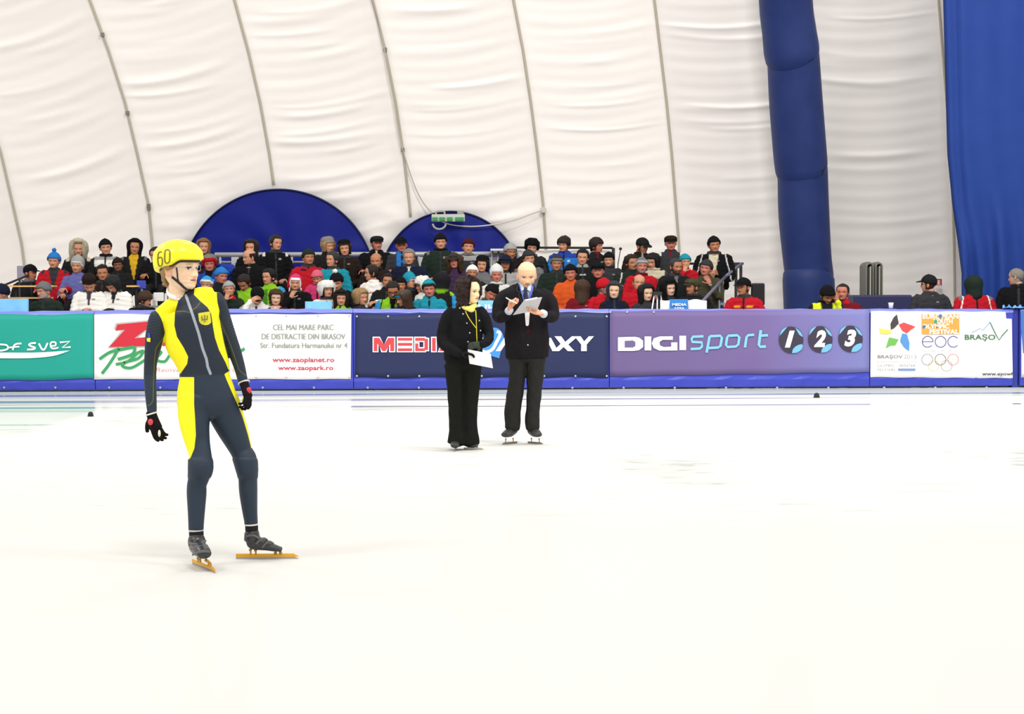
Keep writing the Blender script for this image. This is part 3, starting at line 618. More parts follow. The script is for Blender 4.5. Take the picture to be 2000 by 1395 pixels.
bc = plain('navy_tarpaulin', '1a2a5c', .5, bump=.55, bscale=2.2, spec=.2, var=.25)
o = obj('padded_column', mb, bc, colors=False); tag(o, 'tall dark blue tarpaulin wrapped column leaning before the white wall', 'column')
# ------------------------------------------------------------------ blue curtain on the right
cm_ = plain('royal_tarpaulin', '1f3a80', .6, bump=.3, bscale=2.0, spec=.12, var=.12); V = []; F = []; yy = np.linspace(-200, 738, 70); nx = 110
edge = lambda y: np.interp(y, [-200, 0, 300, 400, 470, 535, 560, 740], [1838, 1842, 1850, 1860, 1870, 1878, 1878, 1878])
for y in yy:
    for i in range(nx+1):
        u = i/nx; x = edge(y)+u*(2560-edge(y)); p = W(x, y, 30.6)
        f = .10*math.exp(-((u-.03)/.012)**2)*(1)+.05*math.sin(u*90+.6*math.sin(y/120.))*(.3+.7*sstep(250, 560, y))+.30*math.exp(-u/.008)*.6
        f -= .22*sstep(330, 600, y)*(math.exp(-((x-1885)/9.)**2)+math.exp(-((x-1956)/12.)**2)*1.0)
        p = W(x, y, 30.6+f); V.append(p)
for j in range(len(yy)-1):
    for i in range(nx): a = j*(nx+1)+i; F.append((a, a+nx+1, a+nx+2, a+1))
mb = MB(); mb.add([tuple(v) for v in V], F); o = obj('curtain', mb, cm_, colors=False); m = o.modifiers.new('s', 'SOLIDIFY'); m.thickness = .02; tag(o, 'big royal blue curtain hanging at the right end of the hall', 'curtain')
# ------------------------------------------------------------------ boards with pads, banners and lettering
YBD = 25.0
def BP(px, py, off=0.): return W(px, py, YBD-off)
def flat(name, pts, hexc, parent, off, rough=.6, mat=None, th=.003):
    """flat printed shape on the banner plane: polygon of photo points"""
    bm = bmesh.new(); vs = [bm.verts.new(BP(x, y, off)) for x, y in pts]; f = bm.faces.new(vs); bmesh.ops.recalc_face_normals(bm, faces=bm.faces)
    r = bmesh.ops.extrude_face_region(bm, geom=[f]); 
    for v in r['geom']:
        if isinstance(v, bmesh.types.BMVert): v.co.y += th
    bmesh.ops.triangulate(bm, faces=[f for f in bm.faces if len(f.verts) > 4]); bmesh.ops.recalc_face_normals(bm, faces=bm.faces)
    me = bpy.data.meshes.new(name); bm.to_mesh(me); bm.free(); return link(name, me, mat or plain('print_'+hexc, hexc, rough), parent, False)
def multi(name, polys, hexc, parent, off, mat=None):
    mb = MB()
    for ip, pts in enumerate(polys):
        n = len(pts); bm = bmesh.new(); vs = [bm.verts.new(BP(x, y, off+.00025*(ip % 7))) for x, y in pts]; f = bm.faces.new(vs); f.normal_update()
        if f.normal.y > 0: f.normal_flip()
        bmesh.ops.triangulate(bm, faces=[f]); bm.verts.index_update(); mb.add([tuple(v.co) for v in bm.verts], [tuple(v.index for v in f.verts) for f in bm.faces]); bm.free()
    o = obj(name, mb, mat or plain('print_'+hexc, hexc, .6), parent, False, colors=False); return o
def stroke(pts, w, taper=None):
    """polygon of a polyline with width w px (or per-point widths)"""
    P = np.array(pts, float); n = len(P); ww = np.full(n, w, float) if taper is None else np.array(taper, float); T = np.gradient(P, axis=0); T /= np.linalg.norm(T, axis=1)[:, None]; Nn = np.stack([-T[:, 1], T[:, 0]], -1)
    quads = []
    Lf = P+Nn*ww[:, None]/2; Rt = P-Nn*ww[:, None]/2
    for i in range(n-1): quads.append([tuple(Lf[i]), tuple(Lf[i+1]), tuple(Rt[i+1]), tuple(Rt[i])])
    return quads
def curve(pts, n=8):
    P = np.array([(x, y, 0) for x, y in pts], float); Q, _ = resample(P, np.ones((len(P), 1)), n); return [(q[0], q[1]) for q in Q]
def ell(cx, cy, rx, ry, n=32, a0=0, a1=2*PI): return [(cx+rx*math.cos(a), cy+ry*math.sin(a)) for a in np.linspace(a0, a1, n, endpoint=(abs(a1-a0) < 6))]
def ringp(cx, cy, r, w, n=32, ry=None):
    ry = ry or r; o = []
    for i in range(n):
        a, b = 2*PI*i/n, 2*PI*(i+1)/n; o.append([(cx+(r+w/2)*math.cos(a), cy+(ry+w/2)*math.sin(a)), (cx+(r+w/2)*math.cos(b), cy+(ry+w/2)*math.sin(b)), (cx+(r-w/2)*math.cos(b), cy+(ry-w/2)*math.sin(b)), (cx+(r-w/2)*math.cos(a), cy+(ry-w/2)*math.sin(a))])
    return o
def text(s, x0, x1, ytop, ybot, hexc, parent, off=.02, shear=0., bold=0., name='lettering', mat=None, plane=None, space=1.0):
    cu = bpy.data.curves.new('t', 'FONT'); cu.body = s; cu.size = 1; cu.shear = shear; cu.offset = bold; cu.space_character = space; cu.resolution_u = 3
    o = bpy.data.objects.new('t', cu); me = bpy.data.meshes.new_from_object(o); bpy.data.objects.remove(o); bpy.data.curves.remove(cu)
    V = np.empty(len(me.vertices)*3); me.vertices.foreach_get('co', V); V = V.reshape(-1, 3); mn, mx = V.min(0), V.max(0); U = (V-mn)/np.maximum(mx-mn, 1e-6)
    pl = plane or (lambda a, b: BP(a, b, off)); out = []
    for u in U:
        x = x0+(x1-x0)*u[0]; y = ybot+(ytop-ybot)*u[1]; out.extend(pl(x, y))
    me.vertices.foreach_set('co', out); me.materials.clear(); me.update(); me.name = name
    me.flip_normals() if len(me.polygons) and me.polygons[0].normal.y > 0 else None
    o = link(name, me, mat or plain('print_'+hexc, hexc, .6), parent, False); return o
padm = plain('pad_blue_vinyl', '353ea0', .42, bump=.45, bscale=4, spec=.25, var=.15); padl = plain('pad_top_blue', '6f78c8', .35, bump=.3, bscale=6, spec=.5)
def padblock(name, x0, x1, label, wrap=0):
    """one padded board: px range; top edge, apron, dark foot"""
    root = empty(name, (W((x0+x1)/2, 760, YBD+.15).x, YBD+.15, 0)); r = Vector(root.location); tag(root, label, 'rink barrier', 'padded boards around the rink')
    n = 24; V = []; F = []; prof = []
    xs = np.linspace(x0+.4, x1-.4, n)
    zt = 603+ (.0045*0)
    for i, x in enumerate(xs):
        top = BP(x, 603, 0).z-.0; wob = .008*math.sin(i*1.3+x)+.005*math.sin(i*2.9)
        tp = BP(x, 604.5+(5 if x < 480 else 0)*(1-x/480 if x < 480 else 0)+wob*60, 0).z
        X = BP(x, 690).x
        pr = [(0.01, .02), (-.0+wob*.6, .05), (-.012+wob, .14), (0.0, .19), (.0, .5), (.0, 1.0), (.0, tp-.05), (.02, tp-.012), (.06, tp), (.24, tp), (.29, tp-.03), (.30, .02)]
        V += [(X-r.x, YBD+a-r.y, z) for a, z in pr]
    m = 12
    for i in range(n-1):
        for k in range(m): a = i*m+k; b = i*m+(k+1) % m; F.append((a, a+m, b+m, b))
    F.append(tuple(range(m))); F.append(tuple(range((n-1)*m+m-1, (n-1)*m-1, -1)))
    mb = MB(); mb.add(V, F); p = obj('pad', mb, padm, root, False, colors=False); bevel(p, .012)
    # lighter welded top strip
    mb = MB(); V = []; F = []
    for i, x in enumerate(xs):
        q = V; X = BP(x, 690).x; tp = BP(x, 604.5+(5*(1-x/480) if x < 480 else 0)+.6*math.sin(i*1.3+x)+.3*math.sin(i*2.9), 0).z
        V += [(X-r.x, YBD-.008-r.y, tp-.052), (X-r.x, YBD+.012-r.y, tp-.006), (X-r.x, YBD+.06-r.y, tp+.006), (X-r.x, YBD+.2-r.y, tp+.006)]
    for i in range(n-1):
        for k in range(3): a = i*4+k; F.append((a, a+4, a+5, a+1))
    mb.add(V, F); obj('top_strip', mb, padl, root, True, colors=False)
    for x in np.arange(x0+28, x1-10, 100):
        mb = MB(); c = BP(x, 757.5, .012)-r; loft(mb, [c+Vector((0, -.006, 0)), c+Vector((0, .012, 0))], [.022, .022], ref=(0, 0, 1), nseg=10, sub=1); obj('grommet', mb, plain('grommet', '8f93b8', .35, metal=.6), root, colors=False)
    return root
def banner(root, corners, hexc, mat=None, wav=.006, seed=0, name='banner'):
    """printed sheet hung on the pad: corners TL, TR, BR, BL in photo points, or a list of top/bottom outline functions"""
    r = Vector(root.location); TL, TR, BR, BL = corners; nx, ny = 40, 10; V = []; F = []
    for j in range(ny+1):
        for i in range(nx+1):
            u, v = i/nx, j/ny; x = (TL[0]*(1-u)+TR[0]*u)*(1-v)+(BL[0]*(1-u)+BR[0]*u)*v; y = (TL[1]*(1-u)+TR[1]*u)*(1-v)+(BL[1]*(1-u)+BR[1]*u)*v
            w = wav*(math.sin(x*.045+y*.07+seed)+.6*math.sin(x*.021-y*.05+2*seed))*min(1, 4*min(u, 1-u))*min(1, 4*min(v, 1-v)); y += wav*120*math.sin(u*23+seed)*(abs(v-.5)*2)**4
            V.append(BP(x, y, .018+w*.5)-r)
    for j in range(ny):
        for i in range(nx): a = j*(nx+1)+i; F.append((a, a+nx+1, a+nx+2, a+1))
    mb = MB(); mb.add([tuple(v) for v in V], F); o = obj(name, mb, mat or plain('sheet_'+hexc, hexc, .5, spec=.15, bump=.12, bscale=3), root, True, colors=False); s = o.modifiers.new('s', 'SOLIDIFY'); s.thickness = .004; return o
def onb(o, root):  # shapes built in world space become sub-parts of the banner
    return o
class Holder:
    pass
def sub(fn, banner_o, root, *a, **k):
    """world-space shape parented under a banner whose root sits away from the origin"""
    o = fn(*a, **k); return o
def attach(o, par):
    m = Matrix.Translation(par.parent.location if par.parent else (0, 0, 0)); o.parent = par; o.matrix_parent_inverse = m.inverted(); return o
def eyelets(bn, xs, ys):
    k = 0
    for y in ys:
        polys = [ell(x, y, 2.0, 2.0, 10) for x in xs]; attach(multi('eyelets', polys, 'b9bcc6', None, .034), bn)
OFF = .034
# 1 teal
r1 = padblock('rink_barrier', -420, 185, 'padded board with the teal banner and a white swoosh, leftmost in view')
b1 = banner(r1, ((-418, 617), (183, 613.5), (183, 740), (-418, 752)), '2bab9b', wav=.010, seed=1)
b1.name = 'banner'
GT = []
attach(multi('lettering', stroke(curve([(-8, 672), (2, 673), (12, 674), (16, 679), (12, 683), (2, 685), (-8, 684)]), 3.2)+stroke(curve([(25, 684), (27, 676), (32, 672), (42, 671)]), 3.2)+stroke([(18, 679), (38, 677)], 2.8)
 +stroke(curve([(70, 670), (60, 671), (57, 674), (62, 677), (68, 679), (66, 682), (53, 683)]), 3.4)+stroke(curve([(76, 671), (82, 682), (87, 682), (93, 670)]), 3.4)+stroke(curve([(99, 676), (108, 675), (108, 669), (100, 669), (99, 677), (104, 681), (114, 679)]), 3.)+stroke([(117, 669), (136, 667), (122, 679), (138, 678)], 3.4)
 +stroke(curve([(-150, 676), (-140, 666), (-125, 680), (-110, 668), (-95, 680)]), 3.4), 'f4f8f4', None, OFF), b1)
attach(multi('swoosh', [list(curve([(-160, 690), (-60, 688), (60, 689), (136, 685)], 8))+list(curve([(136, 685), (100, 696), (40, 700), (-60, 698), (-160, 690)], 8))[1:-1]], 'f4f8f4', None, OFF), b1)
# 2 zao
r2 = padblock('rink_barrier', 185, 690, 'padded board with the white amusement park banner behind the skater')
b2 = banner(r2, ((184, 614), (686, 614), (685, 741), (184, 741)), 'f4f1ee', wav=.005, seed=2)
Zr = [(229, 634), (291, 628), (304, 630), (262, 661), (300, 657), (296, 676), (213, 678), (244, 644), (225, 646)]
attach(flat('logo_letter', [(x-3 if x < 250 else x+3, y-(3 if y < 650 else -2)) for x, y in Zr], 'c9c3c0', None, OFF-.003), b2)
attach(flat('logo_letter', Zr, 'd8263a', None, OFF+.001), b2)
attach(text('ao', 300, 372, 640, 676, 'd8263a', None, OFF+.001, shear=.3, bold=.02), b2)
gs = stroke(curve([(194, 702), (215, 688), (240, 682), (262, 679), (258, 692), (230, 702)]), 6, )+stroke(curve([(232, 680), (222, 698), (210, 716), (199, 730)]), 6)+stroke(curve([(226, 712), (250, 706), (268, 690), (280, 686), (270, 700), (244, 708), (240, 716), (258, 718), (285, 702)]), 5.5)
gs += stroke(curve([(285, 702), (300, 690), (315, 688), (305, 702), (322, 706), (335, 690), (345, 700), (355, 706)]), 5.5)+stroke(curve([(435, 700), (450, 690), (465, 688), (478, 681)]), 6)+stroke(curve([(355, 706), (370, 690), (390, 688), (400, 702), (420, 688), (440, 702)]), 5.5)
attach(multi('script_lettering', gs, '3aa765', None, OFF+.004), b2)
attach(text('Reinventeaza distractia', 304, 470, 718, 727, 'dfa3a8', None, OFF, shear=.2), b2)
attach(text('CEL MAI MARE PARC', 533, 651, 634, 645, '9aa39c', None, OFF), b2)
attach(text('CEL MAI MARE PARC', 533.8, 651.8, 634, 645, '9aa39c', None, OFF+.0012), b2)
attach(text('DE DISTRACTIE DIN BRASOV', 511, 674, 652, 663, '9aa39c', None, OFF), b2)
attach(text('DE DISTRACTIE DIN BRASOV', 511.8, 674.8, 652, 663, '9aa39c', None, OFF+.0012), b2)
attach(text('Str. Fundatura Harmanului nr 4', 508, 678, 669.5, 680, '9aa39c', None, OFF), b2)
attach(text('Str. Fundatura Harmanului nr 4', 508.8, 678.8, 669.5, 680, '9aa39c', None, OFF+.0012), b2)
attach(text('www.zaoplanet.ro', 532, 653, 698, 710.5, 'd0405f', None, OFF, bold=.02), b2)
attach(text('www.zaopark.ro', 543, 651, 714, 726, 'd0405f', None, OFF, bold=.02), b2)
attach(flat('divider_line', [(491, 630), (495.5, 630), (495.5, 728), (491, 728)], 'ece4e2', None, OFF), b2)
eyelets(b2, [500, 559, 621, 682], [617.5, 738.5])
# 3 media galaxy
r3 = padblock('rink_barrier', 690, 1190, 'padded board with the dark navy banner behind the two officials')
b3 = banner(r3, ((694, 614), (1189, 610), (1188, 737), (693, 738)), '31395f', wav=.012, seed=4)
mg_w, mg_r = [], []
def slab(x0, x1, y0, y1, g=0): return [(x0-g, y0-g), (x1+g, y0-g), (x1+g, y1+g), (x0-g, y1+g)]
def med(g):
    o = []
    o += [[(730-g, 660-g), (741+g*.4, 660-g), (750, 674), (758-g*.4, 660-g), (770+g, 660-g), (770+g, 686+g), (762-g, 686+g), (762-g, 672), (753+g, 686+g), (747-g, 686+g), (737+g, 671), (737+g, 686+g), (730-g, 686+g)]]
    for y in (660, 670, 680.5): o.append(slab(777, 805, y, y+5.5, g))
    o += [slab(811, 830, 660, 666, g), slab(811, 830, 680.5, 686, g), slab(811, 817, 671, 686, g), slab(829, 836, 662, 684, g), slab(844, 851, 660, 686, g)]
    o += [[(857-g, 686+g), (870-g, 660-g), (878+g, 660-g), (892+g, 686+g), (883, 686+g), (874, 668+g), (866, 686+g)]]
    return o
attach(multi('lettering_outline', med(2.2), 'e9e6f0', None, OFF), b3); attach(multi('lettering', med(0), 'e0474f', None, OFF+.003), b3)
gx = [[(902, 686), (918, 660), (944, 660), (941, 666), (924, 666), (915, 680), (930, 680), (934, 675), (925, 675), (928, 670), (947, 670), (938, 686)]]
gx += [[(968, 686), (985, 660), (997, 660), (1010, 686), (999, 686), (990, 668), (978, 686)], [(1018, 660), (1026, 660), (1020, 680), (1044, 680), (1042, 686), (1011, 686)], [(1048, 686), (1066, 660), (1076, 660), (1090, 686), (1079, 686), (1070, 668), (1058, 686)]]
gx += [[(1083, 657), (1096, 657), (1104, 668), (1117, 657), (1129, 657), (1110, 673), (1122, 686), (1109, 686), (1101, 678), (1092, 686), (1080, 686), (1095, 672)]]
gx += [[(1122, 657), (1134, 657), (1141, 667), (1150, 657), (1160, 657), (1146, 673), (1146, 686), (1135, 686), (1135, 673)]]
attach(multi('lettering', gx, 'e6e6f6', None, OFF), b3)
glow = plain('blue_swirl_print', '3b86d8', .5)
attach(multi('swirl', [ell(966, 664, 18, 24, 30), [(930, 690), (966, 650), (984, 660), (975, 700), (955, 694)]], '3b86d8', None, OFF-.003, mat=glow), b3)
attach(multi('swirl', stroke(curve([(938, 684), (950, 688), (962, 682), (970, 668), (976, 656), (976, 650), (970, 648)]), 6, ), 'e4ecfa', None, OFF+.003), b3)
eyelets(b3, list(np.arange(697, 1188, 61)), [618, 734.5])
# 4 digi sport
r4 = padblock('rink_barrier', 1190, 1699, 'padded board with the violet sports channel banner and three numbered discs')
dm = plain('violet_print', '7a66a0', .5, spec=.15, bump=.12, bscale=3); nt = dm.node_tree; N = nt.nodes; K = nt.links; tc = N.new('ShaderNodeTexCoord'); sx = N.new('ShaderNodeSeparateXYZ'); mr = N.new('ShaderNodeMapRange'); mr.inputs[1].default_value = -2.; mr.inputs[2].default_value = 2.0; cr = N.new('ShaderNodeValToRGB')
cr.color_ramp.elements[0].color = (*tuple(c*.8 for c in L('70618f')), 1); cr.color_ramp.elements[1].color = (*tuple(c*.8 for c in L('8184c0')), 1); e = cr.color_ramp.elements.new(.55); e.color = (*tuple(c*.8 for c in L('77669a')), 1); K.new(tc.outputs['Object'], sx.inputs[0]); K.new(sx.outputs[0], mr.inputs[0]); K.new(mr.outputs[0], cr.inputs[0]); K.new(cr.outputs[0], N['Principled BSDF'].inputs['Base Color'])
b4 = banner(r4, ((1191, 608), (1698, 604), (1698, 727), (1191, 735)), '7a66a0', mat=dm, wav=.006, seed=6)
dg = []
dg += [[(1207, 659), (1240, 658), (1249, 660), (1256, 666), (1256, 678), (1248, 684), (1238, 685.5), (1207, 685.5)]]
dgi = [[(1220, 666), (1236, 665), (1241, 668), (1241, 676), (1236, 679), (1220, 679)]]
dg2 = [slab(1259, 1272, 657.5, 684.5), [(1314, 657), (1288, 657.5), (1277, 661), (1273, 671), (1277, 680), (1288, 685), (1323, 684.5), (1323, 669), (1311, 669), (1311, 677.5), (1296, 678), (1289, 675), (1288, 668), (1294, 664), (1314, 664)], slab(1327, 1340, 656, 684)]
attach(multi('lettering', dg+dg2, 'f6f3f6', None, OFF), b4); attach(multi('letter_opening', dgi, '726394', None, OFF+.003), b4)
sp_ = stroke([(1374, 657), (1353, 658), (1351, 662), (1352, 668), (1371, 669), (1371, 677), (1367, 681), (1349, 682)], 5)+stroke([(1386, 657), (1380, 689)], 5)+stroke([(1386, 657), (1407, 656), (1410, 660), (1407, 676), (1402, 679), (1384, 680)], 5)
sp_ += stroke([(1423, 656), (1440, 655), (1444, 659), (1442, 673), (1437, 677), (1421, 678), (1418, 674), (1420, 660), (1423, 656), (1430, 655.5)], 5)+stroke([(1455, 679), (1458, 659), (1461, 655), (1473, 654)], 5)+stroke([(1486, 645), (1482, 674), (1485, 677.5), (1496, 677)], 5.5)+stroke([(1482, 656), (1500, 655)], 5)
attach(multi('lettering', sp_, '86d2f4', None, OFF), b4)
for cx, cy, ch in ((1545, 664, '1'), (1602, 663, '2'), (1661, 662, '3')):
    attach(multi('disc', [ell(cx, cy, 24, 26)], '3a3348', None, OFF), b4)
    for hl in [curve([(cx+2, cy+26), (cx+4, cy+18), (cx+12, cy+11), (cx+22, cy+9), (cx+21, cy+18), (cx+12, cy+25)], 5), curve([(cx+8, cy-24), (cx+18, cy-16), (cx+23, cy-6), (cx+16, cy-10)], 4), curve([(cx-22, cy-8), (cx-18, cy-19), (cx-8, cy-25), (cx-15, cy-16)], 4)]: attach(multi('disc_highlight', [hl], '7cc4ee', None, OFF+.003), b4)
    attach(text(ch, cx-12, cx+(7 if ch == '1' else 11), cy-18, cy+15, 'faf8fa', None, OFF+.006, shear=.25, bold=.05, name='numeral'), b4)
eyelets(b4, [1225, 1277, 1192], [609.5])
# 5 festival banner
r5 = padblock('rink_barrier', 1699, 1979, 'padded board with the white winter festival banner and coloured star logo')
b5 = banner(r5, ((1701, 608), (1964, 609), (1976, 739), (1700, 737)), 'f3f1ee', wav=.004, seed=3)
attach(flat('banner_corner', [(1960, 622), (1976, 623), (1978, 738), (1960, 738)], 'f3f1ee', None, .022), b5)
def crop8(pts): return [(1660+x/5.882, 590+y/5.882) for x, y in pts]
attach(multi('star_arm', [crop8([(470, 320), (465, 250), (500, 180), (540, 140), (562, 245), (510, 300)])], '453f42', None, OFF), b5)
attach(multi('star_arm', [crop8([(560, 260), (620, 235), (755, 285), (700, 320), (655, 360), (600, 330)])], 'ea4f52', None, OFF), b5)
attach(multi('star_arm', [crop8([(335, 300), (400, 315), (470, 320), (470, 365), (400, 370), (340, 360)])], 'f2e26a', None, OFF), b5)
attach(multi('star_arm', [crop8([(450, 405), (560, 430), (520, 500), (470, 500), (410, 535), (430, 470)])], '74c25c', None, OFF), b5)
attach(multi('star_arm', [crop8([(575, 450), (600, 360), (655, 370), (685, 470), (680, 565), (620, 520)])], '5b9de0', None, OFF), b5)
attach(text('BRAŞOV', 1714, 1763, 693, 702, '8c8c90', None, OFF, bold=.02), b5); attach(text('2013', 1765, 1790, 693, 701, 'b0b0b4', None, OFF), b5)
attach(text('EUROPEAN YOUTH', 1714, 1788, 705, 709, 'b8b8bc', None, OFF), b5)
attach(text('OLYMPIC · WINTER', 1714, 1788, 711.5, 717, '98989e', None, OFF), b5); attach(text('FESTIVAL', 1714, 1750, 719.5, 725, '98989e', None, OFF), b5)
attach(flat('blue_bar', crop8([(553, 765), (752, 765), (752, 790), (553, 790)]), '7d9ed8', None, OFF), b5)
attach(flat('logo_block', crop8([(823, 140), (1255, 140), (1258, 370), (823, 370)]), 'f0ac4a', None, OFF), b5)
for s_, a, b, y0, y1 in (('EUROPEAN', 835, 1245, 140, 192), ('YOUTH', 955, 1180, 196, 250), ('OLYMPIC', 830, 1140, 254, 306), ('FESTIVAL', 915, 1250, 314, 368)):
    p = crop8([(a, y0), (b, y1)]); attach(text(s_, p[0][0], p[1][0], p[0][1], p[1][1], 'fbf4ec', None, OFF+.003, bold=.03), b5)
attach(multi('logo_patch', [ell(*crop8([(1040, 165)])[0], 3.6, 4.5), ell(*crop8([(850, 285)])[0], 3.2, 3.6)], '4f7fb0', None, OFF+.0035), b5)
attach(multi('logo_patch', [ell(*crop8([(985, 225)])[0], 3.4, 4)], '4aa37c', None, OFF+.0035), b5)
e1 = []
cx, cy = crop8([(893, 457)])[0]; e1 += stroke([(cx+10.6*math.cos(a), cy-10.6*math.sin(a)) for a in np.linspace(0, 5.6, 24)], 1.7)+stroke([(cx-10.6, cy), (cx+10.6, cy)], 1.6)
cx, cy = crop8([(1042, 457)])[0]; e1 += ringp(cx, cy, 10.6, 1.7)
cx, cy = crop8([(1188, 457)])[0]; e1 += stroke([(cx+10.6*math.cos(a), cy-10.6*math.sin(a)) for a in np.linspace(.65, 5.63, 24)], 1.7)
attach(multi('lettering', e1, '5a56a0', None, OFF), b5)
attach(text('THE EUROPEAN OLYMPIC COMMITTEES', 1800, 1871, 683, 688, 'b0adbc', None, OFF), b5)
for (x, y), c in zip(crop8([(888, 662), (1040, 662), (1185, 662), (962, 732), (1110, 732)]), ('8d90a0', '6e6a66', 'd8788a', 'e8cf96', 'a0b49e')):
    attach(multi('ring', ringp(x, y, 10.6, 1.3), c, None, OFF+.001), b5)
attach(multi('mountain_line', stroke(crop8([(1395, 350), (1440, 335), (1495, 300), (1525, 325), (1560, 290), (1610, 230), (1625, 250)]), 1.6), '8fb4dc', None, OFF), b5)
attach(multi('mountain_line', stroke(crop8([(1610, 232), (1640, 300), (1680, 380), (1715, 438), (1750, 385), (1815, 315)]), 2.2), '4f7c6a', None, OFF+.001), b5)
attach(text('BRAŞO', *[crop8([(1318, 0), (1672, 0)])[i][0] for i in (0, 1)], 590+370/5.882, 590+452/5.882, '44795a', None, OFF, bold=.02), b5)
attach(text('www.eyowf', 1918, 1979, 727, 735.5, '3a3a3e', None, OFF+.002, bold=.02), b5)
# 6 post gap and next board
r6 = padblock('rink_barrier', 1992, 2420, 'padded board cut off at the right edge of the picture, beyond the dark gap')
b6 = banner(r6, ((1995, 606), (2418, 606), (2418, 738), (1995, 738)), 'f3f1ee', wav=.004, seed=5)
attach(multi('print_band', [[(1994, 606), (2030, 606), (2026, 640), (2006, 690), (1998, 690), (1994, 640)]], '3f78c4', None, OFF), b6); attach(text('2', 1996, 1999.5, 731, 737, '55555a', None, OFF+.002), b6)
mb = MB(); box(mb, (BP(1979.5, 600).x, YBD+.05, 0), (BP(1991.5, 600).x, YBD+.28, BP(1985, 604).z)); o = obj('barrier_post', mb, plain('post_blue', '2a3590', .5), smooth=False, colors=False); bevel(o, .01); tag(o, 'dark blue upright post in the gap between the last two boards', 'post')
# torn foil at the top right corner
mb = MB(); rg = np.random.default_rng(5); V = []; F = []; n1, n2 = 16, 6
for j in range(n2):
    for i in range(n1):
        x = 1958+ i*3.2; y = 601-9*math.sin(PI*j/(n2-1))*(.6+.4*math.sin(i*1.9))+rg.uniform(-1.2, 1.2)+j*1.0; V.append(BP(x, y, .03-.04*j+rg.uniform(-.015, .015)))
for j in range(n2-1):
    for i in range(n1-1): a = j*n1+i; F.append((a, a+1, a+n1+1, a+n1))
mb.add([tuple(v) for v in V], F); o = obj('plastic_wrap', mb, plain('blue_foil', '4f86cf', .2, spec=.7, var=.5, bscale=8), smooth=False, colors=False); o.modifiers.new('s', 'SOLIDIFY').thickness = .003; tag(o, 'crumpled light blue plastic wrap lying on the board top at the right', 'plastic wrap')
# track markers on the ice
for px, py, lb in ((177, 814, 'small black rubber track block on the ice in front of the teal banner'), (1595, 777, 'small black rubber track block on the ice below the violet banner')):
    Yk = CAMH*FPX/(py-HORIZ-(.0047*(1000-px))); p = W(px, py, Yk); s = 5.5/FPX*Yk; mb = MB(); loft(mb, [(0, 0, 0), (0, 0, s*1.3), (0, 0, s*1.5)], [(s*1.15, s), (s*.85, s*.8), (s*.7, s*.6)], nseg=12, sub=1); o = obj('track_marker', mb, plain('black_rubber', '1b1d20', .7), colors=False); o.location = (p.x, p.y, 0); tag(o, lb, 'track marker', 'track markers on the ice')
# ------------------------------------------------------------------ the stand
ROWY = [26.75, 27.5, 28.25, 29.0, 29.75]; SEATZ = [.60, .80, 1.04, 1.31, 1.58]
decks = plain('deck_plywood', '57534c', .8, bump=.2, var=.2); steel = plain('galvanised_steel', '9a9c9c', .45, metal=.5); blackp = plain('black_paint', '1d1d20', .5); wood = plain('bench_wood', 'c6a267', .6, bump=.15, bscale=9, var=.2)
def XP(px, Y): return W(px, 569, Y).x
x0s, x1s = XP(-60, 29), XP(1440, 29)
for i, (y, z) in enumerate(zip(ROWY, SEATZ)):
    t = z-.42; xe = XP(1300 if i == 0 else 1372 if i == 1 else 1425, y)
    if t > .02:
        mb = MB(); box(mb, (x0s, y-.62, t-.06 if i else t-.04), (xe, y+.17, t))
        for x in np.arange(x0s+.3, xe, 2.0): box(mb, (x, y-.1, 0), (x+.08, y-.02, t-.05))
        o = obj('stand_deck', mb, decks, smooth=False, colors=False); tag(o, ['lowest', 'second', 'third', 'fourth', 'topmost'][i]+' plywood deck of the spectator stand', 'stand deck', 'decks of the stand')
    root = empty('bench', (0, y, 0)); tag(root, 'long bench of the '+['front', 'second', 'middle', 'fourth', 'back'][i]+' row on the stand', 'bench', 'benches of the stand')
    mb = MB(); box(mb, (x0s+.05, -.16, z-.05), (xe-.05, .16, z-.012)); obj('seat', mb, wood if i < 2 else steel, root, False, colors=False)
    for x in np.arange(x0s+.4, xe, 1.5): mb = MB(); box(mb, (x, -.03, t), (x+.05, .03, z-.05)); obj('leg', mb, steel, root, False, colors=False)
# back barrier: pale panels and grey rail behind the top row
Yr = 30.5
def bar(mb, a, b, Y, r, Y2=None): loft(mb, [W(*a, Y), W(*b, Y2 or Y)], [r, r], nseg=8, sub=1)
mb = MB(); bar(mb, (420, 498), (1010, 496), Yr, .045); bar(mb, (420, 512), (1010, 512), Yr, .02)
for x in range(430, 1010, 97): loft(mb, [W(x, 498, Yr), Vector((W(x, 498, Yr).x, Yr, .02))], [.025, .025], nseg=8, sub=1)
o = obj('railing', mb, plain('grey_rail', 'a4a6a8', .4, metal=.3), colors=False); tag(o, 'light grey rail behind the top row, in front of the two blue arches', 'railing')
for a, b in ((452, 466), (562, 572), (780, 791), (818, 832), (930, 975)):
    mb = MB(); p, q = W(a, 520, Yr-.1), W(b, 502, Yr-.1); box(mb, (p.x, p.y, p.z), (q.x, q.y+.03, q.z)); o = obj('rail_panel', mb, plain('panel_grey', 'b9bbba', .5), smooth=False, colors=False)
    lb = {452: 'small pale panel on the grey rail beside the bald man in black', 562: 'small pale panel on the grey rail right of the man in the black coat', 780: 'pale grey panel on the rail below the man with the dark hat', 818: 'pale grey panel on the rail beside the tall man in the black beanie', 930: 'wide pale grey panel on the rail under the right blue arch'}[a]; tag(o, lb, 'panel', 'panels on the back rail'); 
t = empty('folding_table', W(993, 560, 30.35)); tr = Vector(t.location); tag(t, 'white folding table behind the top row at the right end of the blue arch', 'table')
